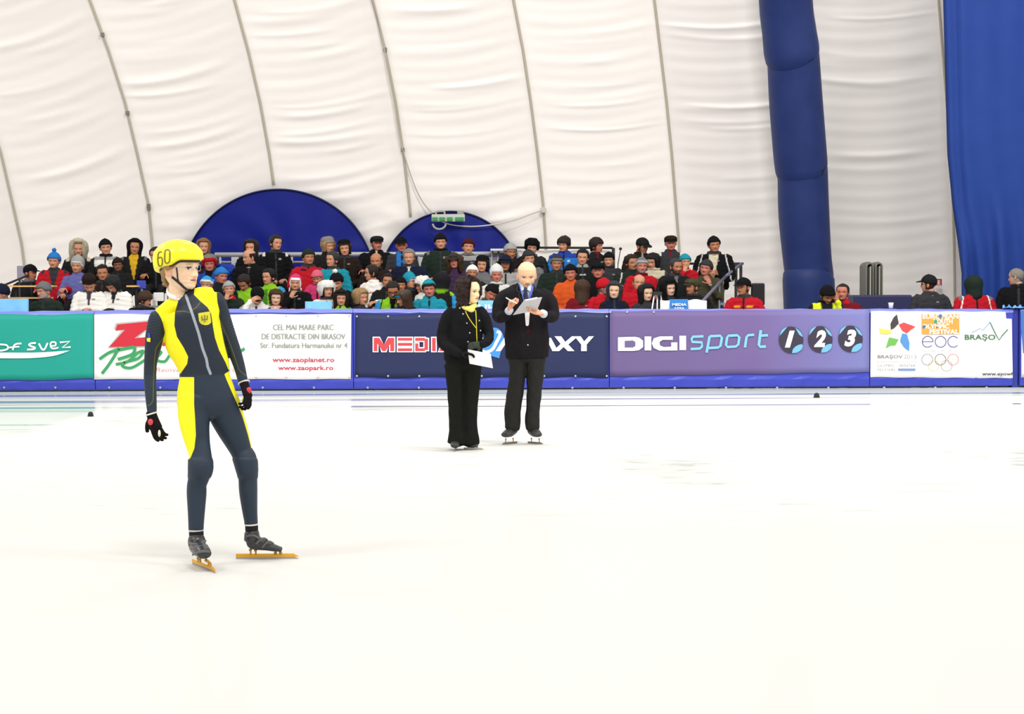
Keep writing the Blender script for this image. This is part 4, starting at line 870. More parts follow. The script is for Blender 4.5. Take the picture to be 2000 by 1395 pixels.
mb = MB(); p, q = W(958, 490, 30.1)-tr, W(1018, 486.5, 30.45)-tr; box(mb, (p.x, p.y, p.z), (q.x, q.y, q.z)); obj('table_top', mb, plain('table_white', 'c9cbcd', .5), t, False, colors=False)
for x0, x1 in ((974, 969), (962, 958)): mb = MB(); loft(mb, [W(x0, 490, 30.3)-tr, W(x1, 540, 30.3)-tr, W(x1, 700, 30.3)-tr], [.02]*3, nseg=8, sub=1); obj('leg', mb, steel, t, colors=False)
# white sheet hung behind and black railing on the right half
mb = MB(); V = []; F = []
for j, y in enumerate(np.linspace(489, 726, 8)):
    for i in range(31): x = 1010+i*6.2; V.append(tuple(W(x, y, Yr+.12+.02*math.sin(i*.9))))
for j in range(7):
    for i in range(30): a = j*31+i; F.append((a, a+31, a+32, a+1))
mb.add(V, F); o = obj('fabric_screen', mb, plain('screen_cloth', 'd8d4cc', .8), colors=False); o.modifiers.new('s', 'SOLIDIFY').thickness = .01; tag(o, 'pale cloth screen fixed behind the black railing of the top row', 'screen')
mb = MB(); bar(mb, (1000, 483.5), (1196, 484.5), Yr, .022); bar(mb, (1040, 516), (1199, 517), Yr, .022)
for x in (1004, 1100, 1198): q = W(x, 485, Yr); loft(mb, [q, Vector((q.x, Yr, .02))], [.03, .03], nseg=8, sub=1)
o = obj('railing', mb, blackp, colors=False); tag(o, 'black railing behind the top row between the fur hat man and the microphone', 'railing')
mb = MB(); bar(mb, (1345, 515), (1452, 515), 29.9, .022); bar(mb, (1340, 548), (1420, 548), 29.9, .016)
for x in (1437.5, 1447): q = W(x, 515, 29.9); loft(mb, [q, Vector((q.x, 29.9, .02))], [.028, .028], nseg=8, sub=1)
o = obj('railing', mb, blackp, colors=False); tag(o, 'black end railing behind the standing man in the dark jacket', 'railing')
mb = MB(); bar(mb, (1449, 515), (1417, 540), 29.8, .028, 28.8); bar(mb, (1417, 540), (1372, 589), 28.8, .028, 26.4)
for x, y, Yq in ((1405, 553, 28.1), (1376, 585, 26.6)): q = W(x, y, Yq); loft(mb, [q, Vector((q.x, Yq, .02))], [.02, .02], nseg=8, sub=1)
o = obj('stair_handrail', mb, plain('rail_greyblue', '6a6a80', .4, metal=.3), colors=False); tag(o, 'grey sloping stair handrail at the right end of the stand', 'handrail')
mb = MB(); bar(mb, (-40, 577), (52, 539), 27.2, .02, 28.8)
for x, y, Yq in ((-20, 569, 27.5), (38, 545, 28.5)): q = W(x, y, Yq); loft(mb, [q, Vector((q.x, Yq, .02))], [.018, .018], nseg=8, sub=1)
o = obj('stair_handrail', mb, blackp, colors=False); tag(o, 'thin black sloping handrail at the left end of the stand', 'handrail')
mb = MB(); p = W(41, 532, 30.2); box(mb, (p.x-.075, p.y, p.z-.12), (p.x+.075, p.y+.03, p.z+.12)); q = W(41, 545, 30.2); loft(mb, [(p.x, p.y+.015, p.z-.1), (p.x, p.y+.015, .02)], [.02, .02], nseg=6, sub=1); o = obj('sign_board', mb, plain('board_lilac', '8d8799', .6), smooth=False, colors=False); tag(o, 'small lilac grey board on a pole behind the man in the black cap', 'board')
# tan counter planks on the left
for (a, b, y, Y, lb) in ((15, 108, 558.5, 27.9, 'upper tan wooden counter plank at the left, before the red jacket man'), (20, 100, 581.5, 27.1, 'lower tan wooden counter plank at the left, behind the grey beanie man'), (250, 270, 558.5, 27.85, 'short tan plank end left of the skater helmet')):
    mb = MB(); p, q = W(a, y+2.4, Y), W(b, y-1, Y); box(mb, (p.x, Y-.12, p.z), (q.x, Y+.12, q.z)); 
    o = obj('counter_plank', mb, wood, smooth=False, colors=False); tag(o, lb, 'plank')
    for x in (p.x+.12, q.x-.16): m = MB(); box(m, (x, Y+.02, 0), (x+.03, Y+.05, p.z)); obj('leg', m, blackp, o, False, colors=False)
# light blue banner cloths hung on the front of the stand
bl = plain('sky_blue_print', '5f9ad0', .6, var=.45, bscale=2.4)
def skirt(a, b, y0, y1, Y, lb, txt=None):
    mb = MB(); V = []; F = []; n = max(6, int((b-a)/6))
    for j in range(5):
        for i in range(n+1): x = a+(b-a)*i/n; V.append(tuple(W(x, y0+(y1-y0)*j/4, Y+.02*math.sin(i*1.1))))
    for j in range(4):
        for i in range(n): k = j*(n+1)+i; F.append((k, k+n+1, k+n+2, k+1))
    mb.add(V, F); o = obj('banner_cloth', mb, bl, colors=False); o.modifiers.new('s', 'SOLIDIFY').thickness = .01; tag(o, lb, 'banner')
    if txt: text(txt[0], *txt[1:], 'eef2f6', o, plane=lambda x, y: W(x, y, Y-.05), bold=.03)
    return o
skirt(-20, 56, 584, 754.5, 25.8, 'light blue banner cloth behind the boards, left of the grey beanie man')
skirt(596, 648, 589, 754.5, 25.82, 'light blue banner cloth behind the boards at the feet of the green jackets')
skirt(925, 990, 587, 754.5, 25.8, 'light blue banner cloth with white letters between the two officials', ('UHA', 934, 990, 595, 607))
mb = MB(); V = []; F = []
for j in range(5):
    for i in range(19): x = 1290+i*5; V.append(tuple(W(x, (586+1.5*math.sin(i*.8))+(171)*j/4, 25.6+.03*math.sin(i*.9))))
for j in range(4):
    for i in range(18): k = j*19+i; F.append((k, k+19, k+20, k+1))
mb.add(V, F); o = obj('media_banner', mb, plain('white_cloth', 'dcd8d6', .7), colors=False); o.modifiers.new('s', 'SOLIDIFY').thickness = .01; tag(o, 'white cloth barrier with a blue MEDIA AREA sign behind the boards', 'banner')
mb = MB(); p, q = W(1308, 608, 25.5), W(1344, 584.5, 25.5); box(mb, (p.x, 25.5, p.z), (q.x, 25.52, q.z)); pn = obj('blue_panel', mb, plain('media_blue', '2f7cc2', .5), o, False, colors=False)
text('MEDIA', 1313, 1341, 592.5, 597.5, 'e6f2fa', pn, plane=lambda x, y: W(x, y, 25.48), bold=.03); text('AREA', 1316, 1337, 600, 605, 'e6f2fa', pn, plane=lambda x, y: W(x, y, 25.48), bold=.03)
# loudspeaker
p = W(1480, 575, 26.3); sp = empty('loudspeaker', (p.x, 26.3, 0)); tag(sp, 'black loudspeaker box on a stand beside the red jacket man', 'loudspeaker')
a, b = W(1468, 597, 26.3), W(1492, 553, 26.3); mb = MB(); box(mb, (a.x-p.x, -.12, a.z), (b.x-p.x, .12, b.z)); bevel(obj('cabinet', mb, plain('speaker_black', '26262a', .7), sp, False, colors=False), .03, 3)
mb = MB(); box(mb, (a.x-p.x+.02, -.13, a.z+.02), (b.x-p.x-.02, -.118, b.z-.02)); obj('grille', mb, plain('grille_dark', '1c1c1f', .9, bump=.6, bscale=200), sp, False, colors=False)
mb = MB(); loft(mb, [(0, 0, a.z), (0, 0, .3)], [.018, .018], nseg=8, sub=1); obj('pole', mb, blackp, sp, colors=False)
for k in range(3): mb = MB(); tube(mb, [(0, 0, .6), (.35*math.cos(k*2.09+.5), .35*math.sin(k*2.09+.5), .015)], .012); obj('leg', mb, blackp, sp, colors=False)
# microphone stand
p = W(1212, 486, 30.6); ms = empty('microphone_stand', (p.x, 30.6, .0)); tag(ms, 'thin stand with a round black head behind the crowd, left of the flat cap man', 'microphone stand')
o_ = Vector(ms.location); mb = MB(); tube(mb, [W(1212, 487, 30.6)-o_, W(1207, 516, 30.6)-o_, Vector((-.1, 0, .02))], .009); obj('pole', mb, blackp, ms, colors=False); mb = MB(); ball(mb, W(1212, 486, 30.6)-o_, (.03, .03, .028)); obj('round_head', mb, blackp, ms, colors=False)
# folded gym mats upright
for x0, x1, lb in ((1684, 1702, 'left of the two tall folded grey mats standing by the wall'), (1702.5, 1719, 'right of the two tall folded grey mats standing by the wall')):
    Ym = 29.6; a, b = W(x0, 513, Ym), W(x1, 513, Ym); cx = (a.x+b.x)/2; rt = empty('folded_mat', (cx, Ym, 0)); tag(rt, lb, 'mat', 'folded mats by the wall'); w = (b.x-a.x)/2; r = w*.5; top = a.z
    for nm, dx, mt, th in (('outer_layer', 0, plain('mat_grey', '6d6c66', .7, bump=.2), w*.30),):
        mb = MB(); pts = [(-w+th, 0, .02), (-w+th, 0, top-w)]+[((w-th)*math.cos(t), 0, top-w+(w-th*.6)*math.sin(t)) for t in np.linspace(PI*.9, .1*PI, 7)]+[(w-th, 0, top-w), (w-th, 0, .02)]
        loft(mb, pts, [(.28, th)]*len(pts), ref=(1, 0, 0), nseg=12, sub=1, power=.6); obj(nm, mb, mt, rt, colors=False)
    mb = MB(); box(mb, (-w*.35, -.24, .02), (w*.35, .24, top-w*1.1)); obj('inner_layer', mb, plain('mat_dark', '3b3a3c', .8), rt, False, colors=False)
    mb = MB(); box(mb, (-w*.12, -.32, .02), (w*.10, -.27, top-w*.9)); obj('strap', mb, plain('mat_strap', '9aa088', .7), rt, False, colors=False)
# dark blue padded block by the wall, cup on the boards
mb = MB(); a, b = W(1668, 575, 28.6), W(1782, 576, 28.6); box(mb, (a.x, 28.6, .0), (b.x, 29.2, b.z)); o = obj('crash_mat', mb, plain('navy_block', '1b1d4a', .5, bump=.2), smooth=False, colors=False); bevel(o, .03); tag(o, 'long dark navy padded block behind the boards at the wall', 'crash mat')
zt = BP(1740, 604).z; c = W(1740, 594, 25.12); cup = empty('paper_cup', (c.x, 25.12, zt)); tag(cup, 'white paper cup standing on the board top above the festival banner', 'cup')
mb = MB(); V = []; F = []; n = 20
for (r, z) in ((.0, .0), (.030, 0), (.042, .085), (.044, .088), (.040, .088), (.029, .006), (0, .006)):
    for k in range(n): V.append((r*math.cos(2*PI*k/n), r*math.sin(2*PI*k/n), z+.012))
for i in range(6):
    for k in range(n): F.append((i*n+k, i*n+(k+1) % n, (i+1)*n+(k+1) % n, (i+1)*n+k))
mb.add(V, F); obj('cup_body', mb, plain('paper_white', 'f2efe9', .6), cup, colors=False)
# fire sign on the wall
p = onwall(1833, 552, .35); fs = empty('fire_sign', p); tag(fs, 'small red fire safety sign on the white wall beside the seam', 'sign'); mb = MB(); box(mb, (-.068, -.01, -.075), (.068, .01, .075)); obj('sign_plate', mb, plain('sign_red', 'b8232c', .5), fs, False, colors=False)
mb = MB(); box(mb, (-.022, -.014, -.045), (.014, -.0105, .05)); box(mb, (.022, -.014, -.05), (.032, -.0105, .05)); box(mb, (-.055, -.014, -.072), (.055, -.0105, -.055)); obj('pictogram', mb, plain('sign_white', 'e8dcd4', .5), fs, False, colors=False)
# bright sheets / seats seen between spectators
for (px, py, w, h, Y, hx, nm, lb, cat) in ((310, 580, 20, 17, 26.9, 'd8d6d4', 'paper_sheet', 'white sheet on the lap left of the skater collar', 'paper'), (276, 556, 18, 16, 28.0, '2d3fa6', 'stadium_seat', 'blue plastic seat left of the skater helmet', 'seat')):
    p = W(px, py, Y); s = Y/FPX; mb = MB(); box(mb, (p.x-w/2*s, Y-.01, p.z-h/2*s), (p.x+w/2*s, Y+.01, p.z+h/2*s)); o = obj(nm, mb, plain(nm+'_m', hx, .6), smooth=False, colors=False); bevel(o, .008); tag(o, lb, cat)
    mb = MB(); zd = .28 if nm == 'paper_sheet' else .71; loft(mb, [(p.x, Y+.03, p.z-h/2*s), (p.x, Y+.03, zd)], [.02, .02], nseg=8, sub=1)
    if cat == 'seat': obj('leg', mb, steel, o, colors=False)
# TV camera on a tripod among the media
tp = empty('tripod', (XP(1283, 25.8), 25.8, 0)); tag(tp, 'tripod with white leg clamps in front of the dark haired woman', 'tripod'); o_ = Vector(tp.location)
for k, (x, x2) in enumerate(((1278, 1268), (1284, 1283), (1290, 1300))):
    mb = MB(); tube(mb, [W(x, 575, 25.8+.03*k)-o_, W(x2, 640, 25.75+.08*k)-o_, Vector(((W(x2, 640, 25.8)-o_).x*1.6, -.1+.1*k, .02))], .012); obj('leg', mb, plain('tripod_white', 'd8d8d8', .4), tp, colors=False)
mb = MB(); box(mb, W(1276, 577, 25.75)-o_, W(1292, 570, 25.85)-o_); obj('head', mb, blackp, tp, False, colors=False)
# ------------------------------------------------------------------ spectators (face centre in the photo, body turn, head turn ...)
S = spectator
LG = dict(v='white', vw=.05)
# top row
S(154, 487, .1, .1, ('furhood', 'cream'), ('short', 'lbrown'), dict(c='coal', epau='cream'), 'lap', 'woman in a cream fur hood and dark coat, top row at the left', wd=.95)
S(208, 485, .1, .2, ('beanie', 'black'), None, dict(c='white', sleeve='coal', low='black', lz=.16, yoke='lgrey', yz=.04), 'lap', 'man in black beanie and white chested dark jacket, top row beside the fur hood', scarf='dbrown')
S(263, 485, .1, .15, ('hood', 'black'), ('short', 'black'), dict(c='coal', v='yellow', vw=.09, vl=.5, epau='grey'), 'rest', 'man in black hood with a yellow shirt under his dark jacket, top row', skin='tskin', wd=1.05)
S(305, 500, .1, -.2, None, ('short', 'dbrown'), 'black', 'rest', 'person in black mostly hidden behind the yellow helmet', row=5)
S(398, 484, .1, .2, None, ('long', 'lbrown'), 'brown', 'lap', 'woman with long light brown hair in front of the left blue arch', skin='skin')
S(490, 486, -.1, -.1, None, ('long', 'dbrown'), 'black', 'lap', 'woman with long dark hair behind the bald man in black', Yo=.05)
S(540, 477, .3, .4, None, ('short', 'dbrown'), dict(c='black', epau='pale'), 'lap', 'dark haired man in black coat with pale shoulder piping before the blue arch', wd=1.05)
S(643, 482, .2, .5, ('beret', 'ghair'), ('bob', 'blond'), 'coal', 'lap', 'blond woman in a grey knitted beret, top row')
S(674, 487, 0, .1, ('beret', 'black'), ('bob', 'dbrown'), 'dbrown', 'lap', 'woman in a round black hat and dark brown coat, top row', wd=1.05)
S(737, 477, .1, .3, ('flat', 'coal'), ('crop', 'coal'), dict(c='black', v='cream', vw=.02, vl=.1), 'rest', 'stout man in flat black cap and black coat between the two blue arches', skin='rskin', wd=1.2)
S(785, 480, .1, .0, ('cap', 'black'), None, dict(c='blue', side='dgrey', sleeve='dgrey'), 'lap', 'man with glasses, dark cap and blue shirt under a grey jacket', skin='rskin', glasses=True)
S(861, 474, 0, .1, ('beanie', 'black'), None, dict(c='dgreen', epau='grey'), 'lap', 'tall man in black beanie and dark coat before the right blue arch', wd=1.15, scarf='black')
S(914, 484, 0, .1, ('beanie', 'maroon'), None, dict(c='dgrey', epau='pale', yoke='lgrey', yz=.06), 'lap', 'man in maroon knitted hat and grey jacket before the right blue arch', scarf='grey')
S(997, 493, .1, .3, ('beanie', 'lgrey'), None, 'dbrown', 'lap', 'person in pale grey beanie behind the dark capped woman with long hair', row=5, skin='tskin')
S(1038, 485, 0, .05, ('fur', 'black'), None, dict(c='black'), 'lap', 'man in black fur hat and black puffer, above the bald official', puffer=True, wd=.95, scarf='grey')
S(1100, 479, -.2, -.3, None, ('fringe', 'dbrown'), dict(c='blue', yoke='royal', yz=.06, patch=[(.09, .12, .03, .012, 'pale')]), 'lap', 'short haired woman in a bright blue jacket, top row', wd=1.05)
S(1168, 482, .4, .6, None, ('fringe', 'dbrown'), dict(c='coal', v='dred', vw=.03, vl=.12), 'rest', 'dark haired man in black jacket looking right, top row before the railing', wd=1.05, skin='rskin')
S(1255, 481, .3, .5, ('cap', 'coal'), ('crop', 'coal'), dict(c='dbrown', v='lgrey', vw=.02, vl=.15), 'rest', 'stooping man in dark peaked cap and brown coat, top row right of the microphone', skin='tskin', wd=1.25, pitch=.25)
S(1310, 476, -.1, .1, ('flat', 'dbrown'), ('crop', 'ghair'), dict(c='dgrey', v='dred', vw=.03, vl=.16, epau='pale'), 'lap', 'man in brown flat cap with a red collar, top row', skin='rskin')
S(1395, 480, -.2, .3, ('beanie', 'black'), ('crop', 'coal'), dict(c='black', v='cream', vw=.10, vl=.55, stripe='pale'), ('cross', 'lap'), 'standing man in black beanie and cream sweater leaning on the railing', row=5, stand=.5, skin='tskin', wd=1.25, trousers='jeans', Yabs=29.3, by='people standing around the stand')
# fourth row
S(106, 511, .1, -.1, ('beanie', 'blue', 'blue', 'blue'), None, dict(c='red', v='dgrey', vw=.10, vl=.4, epau='dgrey'), 'rest', 'young man in a bright blue pompom hat and red jacket', row=4, hs=1.0)
S(62, 535, .6, .6, ('cap', 'black'), ('crop', 'black'), dict(c='coal'), 'rest', 'man in black cap looking right at the left end of the stand', row=4, skin='tskin', wd=1.1, scarf='grey')
S(151, 521, .1, -.2, ('tall', 'lgrey', 'pale'), None, dict(c='lilac'), 'rest', 'smiling person in pale grey striped hat and lilac blue jacket', row=4, beard=('lbrown', .4), Yo=-.1)
S(232, 519, .1, .1, ('beanie', 'dbrown'), None, 'coal', 'lap', 'small dark clothed person in front of the man in the yellow shirt', row=4, skin='dskin', hs=.85, wd=.85)
S(202, 535, .0, .2, None, ('short', 'black'), 'dbrown', 'lap', 'black haired person between the two white puffer jackets', row=3, skin='tskin', Yo=.1)
S(410, 517, 0, .2, ('fur', 'ghair', 'red'), None, dict(c='royal', v='black', vw=.07, vl=.35), 'behind', 'man in grey fur hat with red band, blue sleeves folded behind his head', row=4, skin='rskin', gl=None)
S(485, 504, -.2, -.7, None, ('bald', 'dbrown'), 'black', 'lap', 'balding man in black coat looking left, below the long haired woman', row=4, wd=1.25)
S(604, 505, .1, .3, ('beanie', 'dgreen'), None, dict(c='red', patch=[(-.08, .03, .05, .02, 'navy')], v='navy', vw=.03, vl=.1), 'rest', 'man in dark green beanie and red ski jacket', row=4, wd=1.15, skin='tskin')
S(648, 509, .1, -.8, None, ('short', 'dgrey'), dict(c='teal', v='pskin', vw=.03, vl=.15), 'lap', 'grey haired person in teal jacket turned to the left', row=4, wd=1.0)
S(735, 511, 0, -.1, None, ('bald', 'coal'), 'dbrown', 'rest', 'bald man in dark brown coat below the flat capped man', row=4, skin='tskin')
S(799, 504, 0, 0, None, ('short', 'ghair'), dict(c='navy', v='pale', vw=.035, vl=.2), 'rest', 'grey haired man in navy coat with a pale shirt collar', row=4, wd=1.2)
S(888, 512, 0, -.1, ('cap', 'dgrey'), ('curly', 'brown'), dict(c='purple', epau='olive'), 'rest', 'woman with bushy brown hair, grey cap and purple jacket', row=4, skin='rskin', wd=1.05)
S(941, 519, 0, -.1, ('beret', 'black'), ('bob', 'black'), 'grey', 'rest', 'woman in black beret and grey hooded jacket', row=4)
S(987, 516, 0, -.1, ('cap', 'navy'), ('long', 'black'), 'lgrey', 'rest', 'woman in dark navy cap with long black hair', row=4, skin='tskin', Yo=-.05)
S(1034, 506, 0, .2, ('beanie', 'dgrey'), None, dict(c='grey'), 'lap', 'person in dark grey hat half hidden by the bald official head', row=4, Yo=.1)
S(1087, 516, 0, .0, ('beanie', 'dgrey', 'grey'), None, 'dgreen', 'rest', 'person in grey ribbed beanie and dark green coat below the blue jacket', row=4, skin='tskin', wd=1.1)
S(1137, 504, 0, -.1, None, ('short', 'black'), dict(c='coal', patch=[(.0, .13, .055, .012, 'pale')], collar='lgrey'), 'rest', 'boy with short black hair and a pale strip on his black jacket', row=4, wd=.95, Yo=.08)
S(1189, 509, 0, -.2, ('beanie', 'black'), None, dict(c='dgrey'), 'rest', 'young person in black cap with a thick dark grey scarf', row=4, hs=.9, wd=.85, scarf='dgrey', skin='skin')
S(1235, 515, .2, .2, None, ('short', 'dbrown'), dict(c='dgreen', stripe='pale'), 'rest', 'dark haired man in dark green jacket with white piping', row=4, skin='tskin', wd=1.1)
S(1274, 512, -.2, -.4, None, ('bob', 'black'), dict(c='cream', sleeve='dgrey', low='grey', lz=.12), 'rest', 'black haired woman with a cream yellow fur collar looking left', row=4, pitch=.15, scarf='cream')
S(1339, 513, .1, .1, ('beanie', 'teal'), None, dict(c='red'), ('face', 'lap'), 'child in teal beanie and red jacket with a hand at the mouth', row=4, hs=.9, wd=.85)
# third row
S(433, 541, .2, .5, ('beanie', 'blue'), None, dict(c='coal', epau='cream'), 'rest', 'man in plain bright blue beanie and dark jacket with cream shoulders', row=3, skin='rskin')
S(403, 557, .0, -.1, ('beanie', 'sky', 'pale'), None, dict(c='coal'), 'rest', 'child in blue and white hat peeping over the yellow shoulder', row=2, hs=.9, wd=.8)
S(479, 551, -.2, -.2, None, ('short', 'dbrown'), dict(c='lime', sleeve='dgreen', epau='sky'), 'rest', 'boy looking down in green and dark ski jacket', row=3, pitch=.55, skin='tskin', wd=.95)
S(524, 543, -.1, -.5, None, ('short', 'black'), dict(c='green', sleeve='sky', epau='sky', zip='lime', yoke='lime', yz=.03), 'rest', 'smiling young man in green and blue ski jacket', row=3, wd=1.0)
S(621, 542, -.1, -.1, ('beanie', 'lpink'), None, 'pink', 'rest', 'child in pink knitted hat and pink jacket', row=3, hs=.85, wd=.8, pitch=.4, scarf='lpink')
S(723, 535, -.4, -.9, None, ('bun', 'dbrown'), dict(c='white', patch=[(.03, .16, .07, .015, 'red')], sleeve='white'), 'rest', 'girl with dark hair tied back in a white jacket with red patch', row=3, wd=.9)
S(922, 535, 0, .1, ('beanie', 'white'), None, dict(c='coal', stripe='pale'), 'rest', 'child in white beanie behind the dark haired official', row=3, hs=.9, wd=.9, skin='tskin')
S(970, 539, 0, .1, ('tall', 'pale'), None, dict(c='pale', v='black', vw=.06, vl=.3), 'rest', 'man in pale grey pointed hat and pale jacket', row=3, skin='rskin', scarf='pale', wd=.95)
S(1115, 535, 0, -.1, ('beanie', 'black'), None, dict(c='orange'), 'lap', 'person in bright orange jacket and black beanie', row=3, skin='rskin', wd=1.05)
S(1168, 531, 0, -.1, ('flat', 'black'), ('crop', 'grey'), 'black', 'rest', 'older man in black cap and coat below the boy with the pale strip', row=3, skin='rskin', wd=1.05)
S(1253, 522, 0, .1, ('beanie', 'grey', 'lgrey'), None, dict(c='red', yoke='red'), 'rest', 'bearded man in grey patterned beanie and red jacket', row=3, beard=('grey', .75), skin='rskin', wd=1.0, scarf='dred')
S(1321, 522, .2, .3, None, ('crop', 'dgrey'), dict(c='coal', v='grey', vw=.04, vl=.2), 'rest', 'man with grey cropped hair and dark beard in black jacket', row=3, beard=('dbrown', .85), skin='tskin', wd=1.1)
S(1376, 526, -.1, -.3, ('beanie', 'dgrey'), None, dict(c='olive', v='cream', vw=.03, vl=.1), ('lap', 'chin'), 'red faced man in grey knitted hat leaning before the standing man', row=3, skin='rskin', wd=1.15, roll=.15)
# second row
S(85, 570, -.2, -.5, ('beanie', 'grey'), ('crop', 'ghair'), dict(c='dgreen', patch=[(.1, .2, .02, .008, 'pale')]), 'rest', 'old man with moustache in grey knitted beanie and dark green coat', row=1, beard=('lgrey', .45), skin='skin', wd=1.1)
S(176, 553, .1, .15, ('beret', 'dbrown'), ('short', 'dbrown'), dict(c='white', v='purple', vw=.05, vl=.3), 'phone', 'person in dark brown cap and white puffer looking down at a phone', row=2, pitch=.55, puffer=True, wd=.95)
S(224, 553, -.1, -.3, None, ('bob', 'coal'), dict(c='white', v='black', vw=.06, vl=.25), 'phone', 'dark bobbed person in white puffer looking down, right of the capped one', row=2, pitch=.6, puffer=True, wd=.95, gl='black')
S(449, 567, .1, .1, ('beanie', 'lgrey'), None, dict(c='dgreen', collar='red'), ('face', 'lean'), 'child in pale grey beanie with a hand over the mouth and red collar', row=2, hs=.9, wd=.85)
S(577, 554, .0, .05, ('flap', 'pink', 'white'), None, dict(c='black'), ('chin', 'lean'), 'child in pink and white flap hat and black coat', row=2, hs=.92, wd=1.0, gl=None)
S(659, 550, .0, -.1, ('beanie', 'black', 'black', 'white'), None, 'black', 'rest', 'person in black pompom hat and black jacket', row=2, wd=.95, Yo=.15, pitch=.3)
S(756, 551, .0, .1, None, ('short', 'black'), 'coal', 'rest', 'dark clothed person half hidden behind the man with glasses in green', row=3, skin='tskin', hs=.9, wd=.9, Yo=-.1)
S(783, 558, .0, .1, ('beanie', 'black'), None, 'coal', 'rest', 'small face in the dark between the green jacket man and the teal hat', row=2, skin='tskin', hs=.85, wd=.8, Yo=.2)
S(803, 552, .1, .9, ('tall', 'teal', 'sky'), None, 'black', 'rest', 'person in pointed turquoise hat seen from the side', row=2, hs=.9, wd=.8, Yo=.25)
S(822, 560, -.3, -.9, ('furball', 'white'), None, dict(c='pale'), 'rest', 'child in a big fluffy white hat turned to the left', row=2, hs=.9, wd=.75, skin='rskin')
S(862, 552, .2, 2.6, ('hood', 'coal', 'lime'), ('short', 'black'), dict(c='coal', epau='lime', sleeve='sky'), 'lap', 'person turned away in a black hood trimmed with lime green', row=2, wd=.95)
S(955, 571, .1, .2, ('beanie', 'black'), ('crop', 'lbrown'), 'olive', 'lean', 'person in black hat leaning forward between the two officials', row=2, roll=.5, pitch=.3, skin='rskin', Yo=-.1)
S(1138, 566, .0, 2.9, None, ('long', 'brown'), dict(c='dred', v='dred'), 'lap', 'woman with long brown hair turned away beside the red beanie man', row=2, wd=.9)
S(1184, 563, .5, .8, ('beanie', 'red'), ('crop', 'grey'), dict(c='red', patch=[(-.06, .15, .03, .03, 'yellow'), (.0, .07, .018, .012, 'white')]), 'lap', 'man in red beanie and red jacket with a round yellow emblem', row=2, wd=1.05, skin='rskin')
S(1247, 554, .0, .05, None, ('bald', 'dgrey'), dict(c='red', patch=[(-.05, .1, .006, .02, 'pale'), (.05, .1, .006, .02, 'pale')]), 'lap', 'bald man in red jacket under the bearded man', row=2, wd=1.0, skin='skin')
S(1308, 565, .2, .3, ('hood', 'black'), ('long', 'black'), 'black', 'lap', 'young woman wrapped in black with long black hair behind the media banner', row=2, wd=.95, skin='pskin')
S(1350, 562, -.3, -.7, ('flat', 'olive'), ('crop', 'dbrown'), dict(c='coal'), 'lap', 'man in olive flat cap looking left above the media banner', row=2, skin='tskin', wd=1.1, scarf='dgrey')
# lowest row and walkway
S(0, 575, -.2, -.8, ('beanie', 'navy'), None, dict(c='navy'), 'lap', 'person in dark navy cut off by the left picture edge', row=1, wd=1.1)
S(284, 585, .6, .9, None, ('fringe', 'brown'), 'black', 'lean', 'brown haired child leaning with folded arms right of the white puffers', row=1, hs=.9, wd=.95, pitch=.2)
S(502, 577, .0, .1, ('cap', 'black'), None, dict(c='white', sleeve='lgrey', patch=[(-.1, .1, .03, .02, 'black')]), ('eyes', 'lean'), 'person in black cap hiding the face, white and black jacket', row=1, pitch=.5, wd=1.1)
S(539, 583, .1, .05, None, ('bob', 'brown'), dict(c='dbrown', collar='dred'), 'chin', 'brown haired girl resting her chin on her hands', row=1, wd=.85, hs=.95, skin='pskin')
S(640, 569, .2, .4, ('furball', 'white'), ('bob', 'dbrown'), dict(c='sky', yoke='pale'), 'lean', 'girl in fluffy white hat and pale blue jacket', row=1, hs=.9, wd=.85)
S(666, 585, .0, .2, ('hood', 'dbrown'), ('bob', 'dbrown'), dict(c='lime', sleeve='teal', side='green'), 'lap', 'person with dark hood and lime green jacket low above the boards', row=1, hs=.9, wd=.85, Yo=-.25)
S(706, 583, .0, .9, None, ('bob', 'blond'), 'coal', 'lap', 'person with blond brown bobbed hair low above the boards', row=1, wd=.85, Yo=-.2)
S(768, 567, .0, .1, None, ('short', 'dbrown'), dict(c='lime', v='black', vw=.06, vl=.35, sleeve='sky', stripe='dgreen'), 'lap', 'dark haired man with glasses in lime green jacket looking down', row=1, pitch=.35, glasses=True, skin='tskin', wd=1.05)
S(787, 582, -.3, -.7, ('band', 'teal'), ('long', 'brown'), 'dbrown', 'lap', 'brown haired woman in a teal headband looking down to the left', row=1, pitch=.35, wd=.8, Yo=-.35)
S(839, 566, .0, .05, ('beanie', 'teal', 'dgreen'), None, dict(c='teal', patch=[(.05, .17, .025, .025, 'rskin')]), 'lap', 'smiling man in teal hat and teal jacket left of the officials', row=1, wd=1.0, skin='rskin')
S(1199, 570, .0, -.1, None, ('long', 'dgrey'), dict(c='navy', sleeve='coal'), 'lap', 'pale woman with long dark hair beside the red beanie man', row=1, wd=.8, skin='pskin', Yo=-.1)
S(1263, 574, .2, .25, None, ('long', 'black'), dict(c='dgrey'), 'lap', 'black haired pale woman right of the bald man in red', row=1, wd=.8, skin='pskin')
S(1450, 563, -.3, -.5, ('cap', 'black'), ('crop', 'black'), dict(c='red', patch=[(-.1, .125, .05, .018, 'yellow'), (.1, .125, .05, .018, 'yellow')]), 'rest', 'man in black cap and red jacket with yellow bands beside the loudspeaker', Yabs=26.2, stand=0., skin='tskin', wd=1.1, by='people standing behind the boards')
S(1614, 574, .1, .2, ('beanie', 'black'), ('crop', 'black'), dict(c='coal', side='f0ff30'), ('lap', 'ear'), 'person in black hat and yellow high visibility vest at the blue column', Yabs=26.2, stand=0., skin='tskin', pitch=.5, scarf='black', by='people standing behind the boards')
